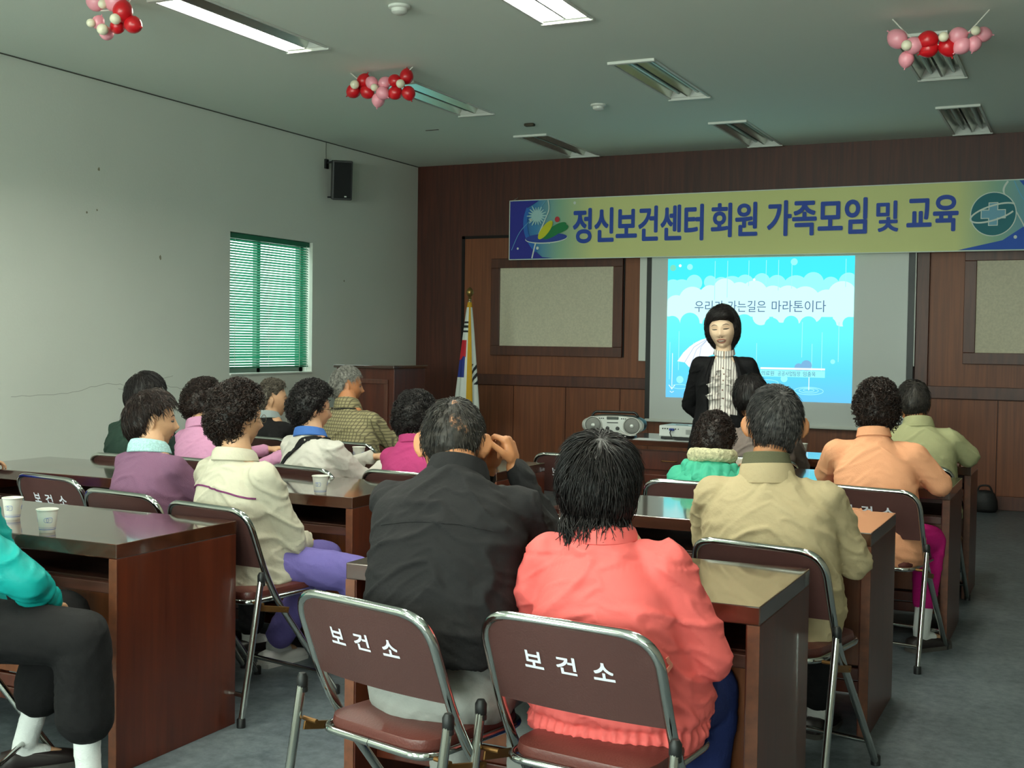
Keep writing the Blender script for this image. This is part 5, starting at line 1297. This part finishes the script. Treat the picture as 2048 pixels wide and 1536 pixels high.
# ---- woman in coral
def coral_hem(co, no):
    z = co[:, 2]; k = np.exp(-((z - .475) / .03) ** 2); a = np.arctan2(co[:, 0], co[:, 1]); 
    yoke = np.exp(-((z - .905 + .10 * np.abs(co[:, 0])) / .005) ** 2) * (co[:, 1] < .1)
    return .004 * k * np.sin(a * 52) - .012 * np.exp(-((z - .492) / .012) ** 2) - .0035 * yoke + .0008 * np.exp(-((z - .88) / .012) ** 2) * np.sin(a * 90 + 9 * z) * (co[:, 1] < .1)
PC = [(-.03, .20, .165), (.0, .235, .175), (.05, .262, .185), (.16, .262, .18), (.32, .236, .165), (.5, .212, .155), (.64, .200, .135), (.74, .182, .120), (.82, .150, .104), (.89, .114, .088), (.945, .086, .076), (.985, .072, .070), (1.02, .066, .066)]
P = person('woman in a coral pink jacket with shaggy black hair seen from behind', (-1.03, 2.82), 2, (-1.045, 2.70, .962), (-1.078, 2.755, 1.182), hyaw=14, hpitch=8, hs=1.0, sw=.150, skin='m',
           top=('jacket', C_CORAL), bottom=('trousers', C_NAVY), hairm=H_BLK, prof=PC, hemz=.455,
           style=dict(T=.012, top=1.0, back=1.35, lump=.005, ls=18, n=2600, len=.07, r=.0016, lift=.007, jit=.3, nape=-58, behind=-46, side=-10, ear=-22, fwd=.0, whorl=(.1, -.5, .86), sidew=1.2, wrap=True, tufts=[(105, 180, -50, -22, 900, .085, (0.0, -.35, -1))]),
           arms=[((-.80, 2.80, .655), (-.90, 3.00, .60)), ((-1.29, 2.78, .69), (-1.20, 3.0, .62))], fold=.011, seed=2.2, collar=(C_CORAL, .008, .012, .02, 'collar'), hump=.045, sleeve=1.12, cuff=.046, disp_extra=coral_hem, vox_top=.0065, pants_shape=1.22, legs=dict(knee=[(-.885, 3.04, .50), (-1.22, 3.02, .50)], ankle=[(-.89, 3.0, .085), (-1.22, 2.98, .085)]))
band_on(P['top'], 'side_piping', cloth('pale_coral_trim', (236, 150, 130), .6), [P['W'](p) for p in ((-.81, 2.62, .69), (-.81, 2.61, .66), (-.815, 2.60, .625), (-.83, 2.59, .592))], .010, P['o'])

# ---- man in khaki
P = person('man in a khaki jacket with grey hair and big ears at the right', (-.93, 3.98), 7, (-.955, 3.95, .995), (-.950, 4.03, 1.272), hyaw=15, hpitch=4, hs=1.05, sw=.182, skin='t', ears=2.5,
           top=('jacket', C_KHAKI), bottom=('trousers', C_DARK), hairm=H_SALT, style=dict(MAN, T=.010, n=2600, len=.036, r=.0011, nape=-46, behind=-2, jit=.22, whorl=(.25, -.6, .72)),
           arms=[((-.69, 4.10, .69), (-.78, 4.36, .66)), ((-1.20, 4.12, .71), (-1.10, 4.45, .775))], fold=.011, seed=3.7, hump=.05, sleeve=1.18, cuff=.048, hemz=.46, vox_top=.0075,
           prof=[(-.02, .205, .165), (.05, .222, .18), (.18, .225, .175), (.34, .222, .165), (.52, .215, .155), (.66, .21, .14), (.76, .194, .124), (.84, .160, .106), (.90, .124, .092), (.95, .096, .082), (.985, .082, .076), (1.02, .074, .072)], collar=(C_KHAKI, .040, .020, .035, 'jacket_collar'))
collar_into(P['o'], 'knit_collar', C_OLIVE, P['nk'] + P['axis'] * .03, P['axis'], P['hc'], .034, .004, .0, .064)

# ---- woman in peach
P = person('woman in a peach jacket and magenta trousers with curly dark hair', (-.85, 5.68), 4, (-.885, 5.68, 1.005), (-.884, 5.74, 1.242), hyaw=14, hpitch=2, hs=1.0, sw=.168,
           top=('jacket', C_PEACH), bottom=('trousers', C_MAG), hairm=H_BRN, style=dict(PERM, T=.022, n=1500, seed=3), prof=[(-.02, .20, .17)] + PF[1:],
           arms=[((-.60, 5.76, .79), (-.70, 6.06, .775)), ((-1.13, 5.84, .80), (-1.05, 6.12, .775))], fold=.008, seed=4.4, collar=(C_PEACH, .034, .004, .0, 'band_collar'), hump=.035, sleeve=1.08, cuff=.046, hemz=.44, legs=dict(knee=[(-.66, 5.95, .50), (-1.05, 5.95, .50)], ankle=[(-.675, 5.84, .085), (-1.05, 5.9, .085)], crop=.34))

# ---- small woman in the hooded green jacket
P = person('small woman in a sea green hooded jacket with a cream fleece collar', (-1.60, 5.52), 3, (-1.605, 5.56, .86), (-1.618, 5.65, 1.068), hyaw=4, hpitch=10, hs=.98, sw=.158,
           top=('jacket', C_GREEN), bottom=('trousers', C_DARK), hairm=H_BRN, style=dict(PERM, T=.022, n=1300, seed=5, len=.022, curl_r=.005), prof=PF, fold=.009, seed=5.1, hump=.06, sleeve=1.1, hemz=.43,
           arms=['desk', 'desk'])
o_ = P
mb = MB(); n = 40; rr = []     # fleece collar roll
for j in range(n):
    a = rad(104 + 332 * j / (n - 1)); c = P['nk'] + V3(math.cos(a) * .098, math.sin(a) * .085 - .005, .030 - .02 * (.5 + .5 * math.sin(a))); r_ = .026
    t_ = V3(-math.sin(a), math.cos(a), 0); q = t_.cross(V3(0, 0, 1)); rr.append([c + q * r_ * math.cos(b) * .8 + V3(0, 0, 1) * r_ * 1.25 * math.sin(b) for b in [2 * PI * k / 12 for k in range(12)]])
mb.rings(rr); mb.melt('fleece_collar', C_CREAM, .006, 3, .5, P['o'], lambda co, no: .004 * nz(co, (60, 60, 60), 3) + .003 * nz(co, (25, 25, 25), 5))
mb = MB()
for k in range(7):
    a = rad(200 + 140 * k / 6); mb.rc(P['nk'] + V3(math.cos(a) * .115, math.sin(a) * .10, -.030), P['nk'] + V3(math.cos(a) * .125, math.sin(a) * .125 - .01, -.075), .030, .024)
mb.melt('hood', C_GREEN, .007, 5, .5, P['o'], fold_disp(.010, 2.8, .6))

# ---- man in light green shirt, far right
P = person('man in a light green short sleeved shirt nearest the right end of the screen', (-.80, 6.93), 2, (-.845, 6.92, 1.0), (-.883, 6.98, 1.227), hyaw=14, hpitch=6, hs=1.0, sw=.168, skin='t',
           top=('shirt', C_LIME), bottom=('trousers', C_DARK), hairm=H_DGR, style=dict(MAN, n=1500, nape=-36), arms=[((-.57, 7.02, .80), (-.66, 7.26, .775)), None], short=True, fold=.007, seed=6.3, collar=(C_LIME, .03, .012, .02, 'shirt_collar'), hump=.045)
# ---- dark haired man in taupe, front row
P = person('dark haired man in a taupe jacket right below the standing speaker', (-1.68, 6.88), 5, (-1.72, 6.86, .955), (-1.79, 6.95, 1.236), hyaw=-4, hpitch=8, htilt=-6, hs=1.06, sw=.182, skin='t',
           top=('jacket', C_GREYJ), bottom=('trousers', C_DARK), hairm=H_BLK, style=dict(MAN, T=.014, n=1700, len=.045, nape=-40), fold=.009, seed=7.3, collar=(C_GREYJ, .045, .012, .02, 'jacket_collar'), hump=.05, sleeve=1.1)

# ---- woman in beige
P = person('woman in a beige jacket with a purple stripe and tight dark curls', (-2.98, 3.82), -14, (-3.03, 3.80, .955), (-3.06, 3.87, 1.214), hyaw=-26, hpitch=4, hs=1.02, sw=.168,
           top=('jacket', C_BEIGE), bottom=('trousers', C_LAV), hairm=H_BRN, style=dict(PERM, T=.026, n=2300, seed=1), prof=PF, arms=[((-2.80, 3.88, .60), (-2.92, 4.12, .56)), ((-3.27, 4.0, .68), (-3.10, 4.18, .58))], fold=.011, seed=8.1, collar=(C_BEIGE, .020, .016, .022, 'collar'), hump=.045, sleeve=1.12, cuff=.046, vox_top=.007, hemz=.44,
           shoes=SHOE_W, legs=dict(knee=[(-2.62, 4.05, .475), (-2.90, 4.25, .48)], ankle=[(-2.58, 4.08, .085), (-3.14, 4.22, .085)], crop=.12, flare=1.1))
band_on(P['top'], 'purple_piping', cloth('plum_trim', (110, 50, 92), .7), [V3(x, -.6, z) for x, z in ((-.215, .80), (-.14, .825), (-.05, .828), (.05, .816), (.11, .802), (.145, .792))], .007, P['o'], .0015, .0025, ray=V3(0, 1, 0))
glasses(P, M_steel)
# ---- woman in the purple cardigan
P = person('woman in a mauve cardigan with a mint patterned collar, short brown hair', (-3.52, 3.93), -10, (-3.585, 3.93, .945), (-3.62, 4.0, 1.170), hyaw=-42, hpitch=2, hs=1.0, sw=.158,
           top=('cardigan', C_PURP), bottom=('trousers', C_DARK), hairm=H_BRN, style=dict(MAN, T=.020, n=2400, len=.045, r=.0015, jit=.5, lump=.005, nape=-48, behind=-20, side=14, ear=10, front=44, back=1.25), prof=PF, fold=.006, seed=9.4, collar=(M_mintp, .026, .016, .020, 'blouse_collar'), hump=.05)
face_marks(P, H_BRN, (150, 88, 76))
# ---- woman with strap
P = person('woman in an off white jacket with a black bag strap across her back', (-3.50, 5.10), -16, (-3.60, 5.12, .925), (-3.63, 5.20, 1.172), hyaw=-38, hpitch=6, hs=1.02, sw=.168,
           top=('jacket', C_WHITE), bottom=('trousers', C_DARK), hairm=H_BLK, style=dict(PERM, T=.026, n=1700, seed=7, len=.024), prof=PF, fold=.011, seed=10.2, collar=(C_BLUECOL, .028, .01, .010, 'blue_collar'), hump=.05, sleeve=1.15, hemz=.44)
band_on(P['top'], 'bag_strap', C_BLK2, [P['nk'] + P['RH'].inverted() @ V3(0, 0, 0) + q for q in (V3(.11, .06, -.01), V3(.09, -.04, -.012), V3(.02, -.13, -.06), V3(-.08, -.18, -.15), V3(-.16, -.17, -.26), V3(-.20, -.12, -.36))], .034, P['o'], .001, .003)
glasses(P, M_steel)
# ---- woman in raspberry
P = person('woman in a raspberry top mostly hidden behind the man in black', (-2.95, 5.17), -6, (-3.02, 5.18, .905), (-3.04, 5.25, 1.140), hyaw=-24, hpitch=6, hs=.99, sw=.158,
           top=('top', C_MAGT), bottom=('trousers', C_DARK), hairm=H_BLK, style=dict(PERM, T=.022, n=1300, seed=11, len=.024), prof=PF, fold=.006, seed=11.5, collar=(C_MAGT, .032, .004, .0, 'band_collar'), hump=.05)
# ---- man in dark green
P = person('man in a dark green jacket by the wall behind the mauve cardigan', (-4.66, 5.10), -8, (-4.75, 5.12, .965), (-4.76, 5.22, 1.205), hyaw=-36, hpitch=8, hs=1.02, sw=.182,
           top=('jacket', C_DGRN), bottom=('trousers', C_DARK), hairm=H_BLK, style=dict(MAN, T=.017, n=1400, len=.05, r=.0014, nape=-44, front=34), fold=.008, seed=12.7, collar=(C_DGRN, .028, .012, .02, 'collar'), hump=.055)
# ---- woman in pale pink
P = person('woman in a pale pink top with curly dark hair between two others', (-4.17, 5.12), -8, (-4.34, 5.16, .935), (-4.385, 5.25, 1.168), hyaw=-24, hpitch=6, hs=1.0, sw=.158,
           top=('top', C_LPINK), bottom=('trousers', C_DARK), hairm=H_BRN, style=dict(PERM, T=.022, n=1200, seed=13, len=.022), prof=PF, fold=.007, seed=13.9, collar=(C_LPINK, .03, .012, .016, 'collar'), hump=.05)
# ---- old woman in black
P = person('grey haired old woman in black below the window', (-4.76, 6.44), -12, (-4.86, 6.44, .90), (-4.86, 6.50, 1.130), hyaw=-50, hpitch=2, hs=1.0, sw=.155,
           top=('jacket', C_BLK2), bottom=('trousers', C_DARK), hairm=hairmat('brown_grey_hair', (44, 38, 32), (128, 118, 106), .5), style=dict(PERM, T=.016, n=1200, seed=15, len=.024, front=46, side=18, ear=12, behind=-10, nape=-40), prof=PF, fold=.006, seed=14.3, collar=(mat('pale_collar', (150, 160, 160), .8), .03, .01, .012, 'blouse_collar'), hump=.05)
face_marks(P, H_BRN, (160, 100, 88))
# ---- grey haired man in checked jacket
P = person('grey haired man in a checked brown jacket in front of the lectern', (-4.13, 6.43), -10, (-4.28, 6.50, .985), (-4.345, 6.60, 1.236), hyaw=-46, hpitch=3, hs=1.04, sw=.182, skin='t',
           top=('jacket', M_tweed), bottom=('trousers', C_DARK), hairm=H_GRY, style=dict(MAN, T=.012, n=1700, len=.036, nape=-40, front=42, side=16), fold=.009, seed=15.2, collar=(M_tweed, .042, .014, .022, 'jacket_collar'), hump=.06, sleeve=1.12)
face_marks(P, H_GRY, (156, 92, 78))
band_on(P['top'], 'collar_edge', C_BLK2, [P['nk'] + V3(.10 * math.cos(rad(a)), .088 * math.sin(rad(a)), -.022) for a in range(180, 371, 24)], .008, P['o'])
# ---- woman in teal at the lower left edge
P = person('woman in a teal jacket and black cropped trousers cut off by the left edge', (-3.15, 2.60), -62, (-3.19, 2.58, 1.0), (-3.16, 2.62, 1.25), hyaw=-30, hpitch=4, hs=1.0, sw=.168,
           top=('jacket', C_TEAL), bottom=('trousers', C_BLK2), hairm=H_BRN, style=dict(PERM, n=900, seed=17), prof=[(-.02, .22, .19)] + PF[1:], fold=.011, seed=16.6, collar=(C_TEAL, .036, .012, .02, 'collar'), sleeve=1.25, cuff=.046, hemz=.47,
           arms=[((-2.83, 2.60, .66), (-2.88, 2.72, .575)), ((-3.22, 2.82, .70), (-3.06, 2.82, .60))],
           legs=dict(knee=[(-2.70, 2.68, .50), (-2.96, 2.86, .50)], ankle=[(-2.70, 2.71, .075), (-3.07, 2.80, .075)], crop=.43, flare=1.3), pants_shape=1.15)
# ---- person in blue at the left edge
P = person('person in a royal blue top cut off by the left edge of the photo', (-4.98, 3.74), -16, (-4.92, 3.78, .985), (-4.90, 3.90, 1.20), hyaw=-35, hpitch=4, hs=1.0, sw=.168,
           top=('top', C_BLUE), bottom=('trousers', C_BLK2), hairm=H_BRN, style=dict(PERM, n=800, seed=19), prof=PF, fold=.008, seed=17.1, arms=[((-4.56, 3.93, .80), (-4.82, 4.10, .79)), None], hump=.045)

# ---- the standing speaker
M_stripe = bpy.data.materials.new('striped_blouse'); M_stripe.use_nodes = True; g = M_stripe.node_tree; b_ = g.nodes['Principled BSDF']; b_.inputs['Roughness'].default_value = .7
tc = g.nodes.new('ShaderNodeTexCoord'); wv = g.nodes.new('ShaderNodeTexWave'); wv.bands_direction = 'X'; wv.inputs['Scale'].default_value = 20; wv.inputs['Distortion'].default_value = 1.2; wv.inputs['Detail'].default_value = 1; wv.inputs['Detail Scale'].default_value = 1
rp = g.nodes.new('ShaderNodeValToRGB'); rp.color_ramp.elements[0].position = .12; rp.color_ramp.elements[0].color = lin((120, 106, 104)) + (1,); rp.color_ramp.elements[1].position = .34; rp.color_ramp.elements[1].color = lin((228, 220, 212)) + (1,)
g.links.new(tc.outputs['Object'], wv.inputs[0]); g.links.new(wv.outputs['Fac'], rp.inputs[0]); g.links.new(rp.outputs[0], b_.inputs['Base Color'])
C_SUIT = cloth('black_suit', (13, 12, 14), .75)
LB = (-2.07, 7.38)
PL = [(0, .175, .125), (.15, .17, .122), (.35, .150, .108), (.5, .150, .108), (.68, .155, .112), (.80, .145, .095), (.88, .115, .078), (.94, .082, .066), (.985, .062, .060), (1.02, .056, .056)]
P = person('woman in a black suit and ruffled striped blouse standing before the screen', LB, 195, (LB[0] - .0, LB[1] + .01, 1.345), (-2.088, 7.35, 1.648), hyaw=187, hpitch=7, htilt=5, hs=1.10, sw=.138, skin='f',
           top=('blouse', M_stripe), bottom=('trousers', C_SUIT), hairm=H_BLK, prof=PL, hump=.0, seat=.86, hemz=.86, voxel=.0042, short='none', shdrop=-.075, fold=.003, seed=18.4, ears=.6, nkr=.80, head_kw=dict(jaw=.40, wide=.97, face=1.25), pants_shape=.95,
           style=dict(T=.020, top=1.0, back=1.25, sidew=1.25, lump=.0012, ls=12, n=2600, len=.030, r=.0010, lift=.0015, jit=.06, front=31, side=-40, ear=-42, behind=-54, nape=-52, whorl=(.3, -.1, .94), grid=(110, 70), fringe=(.9, .25, -.35)),
           arms=[((LB[0] - .235, LB[1] + .06, 1.02), (LB[0] - .09, LB[1] + .17, .88)), ((LB[0] + .225, LB[1] + .12, 1.02), (LB[0] + .08, LB[1] + .19, .88))],
           legs=dict(knee=[(LB[0] - .09, LB[1] - .02, .48), (LB[0] + .09, LB[1] - .02, .48)], ankle=[(LB[0] - .09, LB[1], .085), (LB[0] + .09, LB[1], .085)]))
# jacket: open shell and sleeves in one piece
nk, axis, sh, A = P['nk'], P['axis'], P['sh'], P['A']
mb = MB(); p0 = V3(0, 0, .72); rr = []
for t, w_, d_, gap in ((0, .215, .155, 34), (.12, .208, .15, 32), (.30, .188, .138, 30), (.45, .172, .128, 30), (.60, .168, .130, 32), (.70, .172, .138, 32), (.79, .160, .126, 33), (.87, .136, .112, 36), (.94, .104, .092, 44), (.985, .080, .074, 52)):
    c = p0.lerp(nk, t); ring = []; N_ = 30
    for j in range(N_):
        a = rad(90 + gap + (360 - 2 * gap) * j / (N_ - 1)); ca, sa = math.cos(a), math.sin(a); ring.append(c + V3(w_ * math.copysign(abs(ca) ** .85, ca), d_ * sa, 0))
    for j in range(N_ - 1, -1, -1):
        a = rad(90 + gap + (360 - 2 * gap) * j / (N_ - 1)); ca, sa = math.cos(a), math.sin(a); ring.append(c + V3((w_ - .024) * math.copysign(abs(ca) ** .85, ca), (d_ - .024) * sa, 0))
    rr.append(ring)
mb.rings(rr)
for s in (1, -1):
    e, wv_ = A[s]; mb.rc(sh[s] * .62 + nk * .38 - axis * .014, sh[s] + V3(s * .012, 0, .006), .050, .060, 16); mb.rc(sh[s] + V3(s * .012, 0, .006), e, .060, .052, 16); mb.rc(e, wv_, .052, .044, 16)
jk = mb.melt('jacket', C_SUIT, .006, 4, .5, P['o'], fold_disp(.004, 19.1))
# lapels
for s in (1, -1):
    mb = MB(); z1 = nk.z
    pts = [(s * .060, .052, z1 + .005), (s * .098, .088, z1 - .07), (s * .118, .105, z1 - .15), (s * .096, .118, z1 - .20), (s * .072, .136, z1 - .33), (s * .066, .132, z1 - .20), (s * .054, .118, z1 - .10), (s * .046, .075, z1 - .02)]
    S_ = on_surface(jk, pts, .004); v = [p for p, n in S_] + [p + n * .006 for p, n in S_]; m_ = len(pts)
    mb.add(v, [tuple(range(m_)), tuple(range(2 * m_ - 1, m_ - 1, -1))] + [(i, (i + 1) % m_, m_ + (i + 1) % m_, m_ + i) for i in range(m_)]); mb.build('lapel', C_SUIT, jk)
# stand collar, placket, ruffles, buttons
collar_into(P['o'], 'blouse_collar', M_stripe, nk + axis * .02, axis, P['hc'], .026, .003, .0, .052, 3)
band_on(P['top'], 'placket', mat('blouse_white', (226, 218, 210), .7), [V3(0, .2, nk.z - .02 - .07 * k) for k in range(7)], .022, P['o'], .002, .003)
mb = MB()
for p, n in on_surface(P['top'], [V3(0, .2, nk.z - .03 - .062 * k) for k in range(8)], .006): mb.ell(p, (.0048, .003, .0048), None, 10, 6)
mb.build('buttons', mat('brown_button', (130, 84, 66), .4), P['o'], smooth=True)
for s, lanes in ((1, (.030, .052)), (-1, (.030,))):
    for ln in lanes:
        mb = MB(); v = []; N_ = 90
        for i in range(N_):
            t = i / (N_ - 1); z = nk.z - .045 - .40 * t; amp = (.016 + (.034 if s > 0 and ln > .04 else .012) * math.sin(PI * min(1, t * 1.15)) ** 1.0) ; wv2 = math.sin(t * 34 + ln * 60)
            v.append((s * (ln - .006), z)); v.append((s * (ln + amp * (1 + .35 * wv2)), z - .010 + .006 * math.cos(t * 34), .012 + .012 * wv2))
        S0 = on_surface(P['top'], [V3(q[0], .2, q[1]) for q in v[0::2]], .002)
        V_ = []
        for i in range(N_):
            p, n = S0[i]; q = v[2 * i + 1]; o2 = p + V3(q[0] - v[2 * i][0], .006 + q[2], q[1] - v[2 * i][1]); V_ += [p, (p + o2) / 2 + V3(0, .010 + q[2] * .4, 0), o2]
        fs = []
        for i in range(N_ - 1):
            for k in range(2): fs.append((3 * i + k, 3 * i + 3 + k, 3 * i + 4 + k, 3 * i + 1 + k))
        base_n = len(V_); V2 = V_ + [Vector(q) - V3(0, .002, 0) for q in V_]; fs2 = fs + [tuple(reversed([i + base_n for i in f])) for f in fs]
        mb.add(V2, fs2); mb.build('ruffle', M_stripe, P['o'], smooth=True, fixn=False)
# face
face_marks(P, hairmat('soft_brow', (58, 44, 38), (84, 66, 56)), lip=(180, 112, 98))
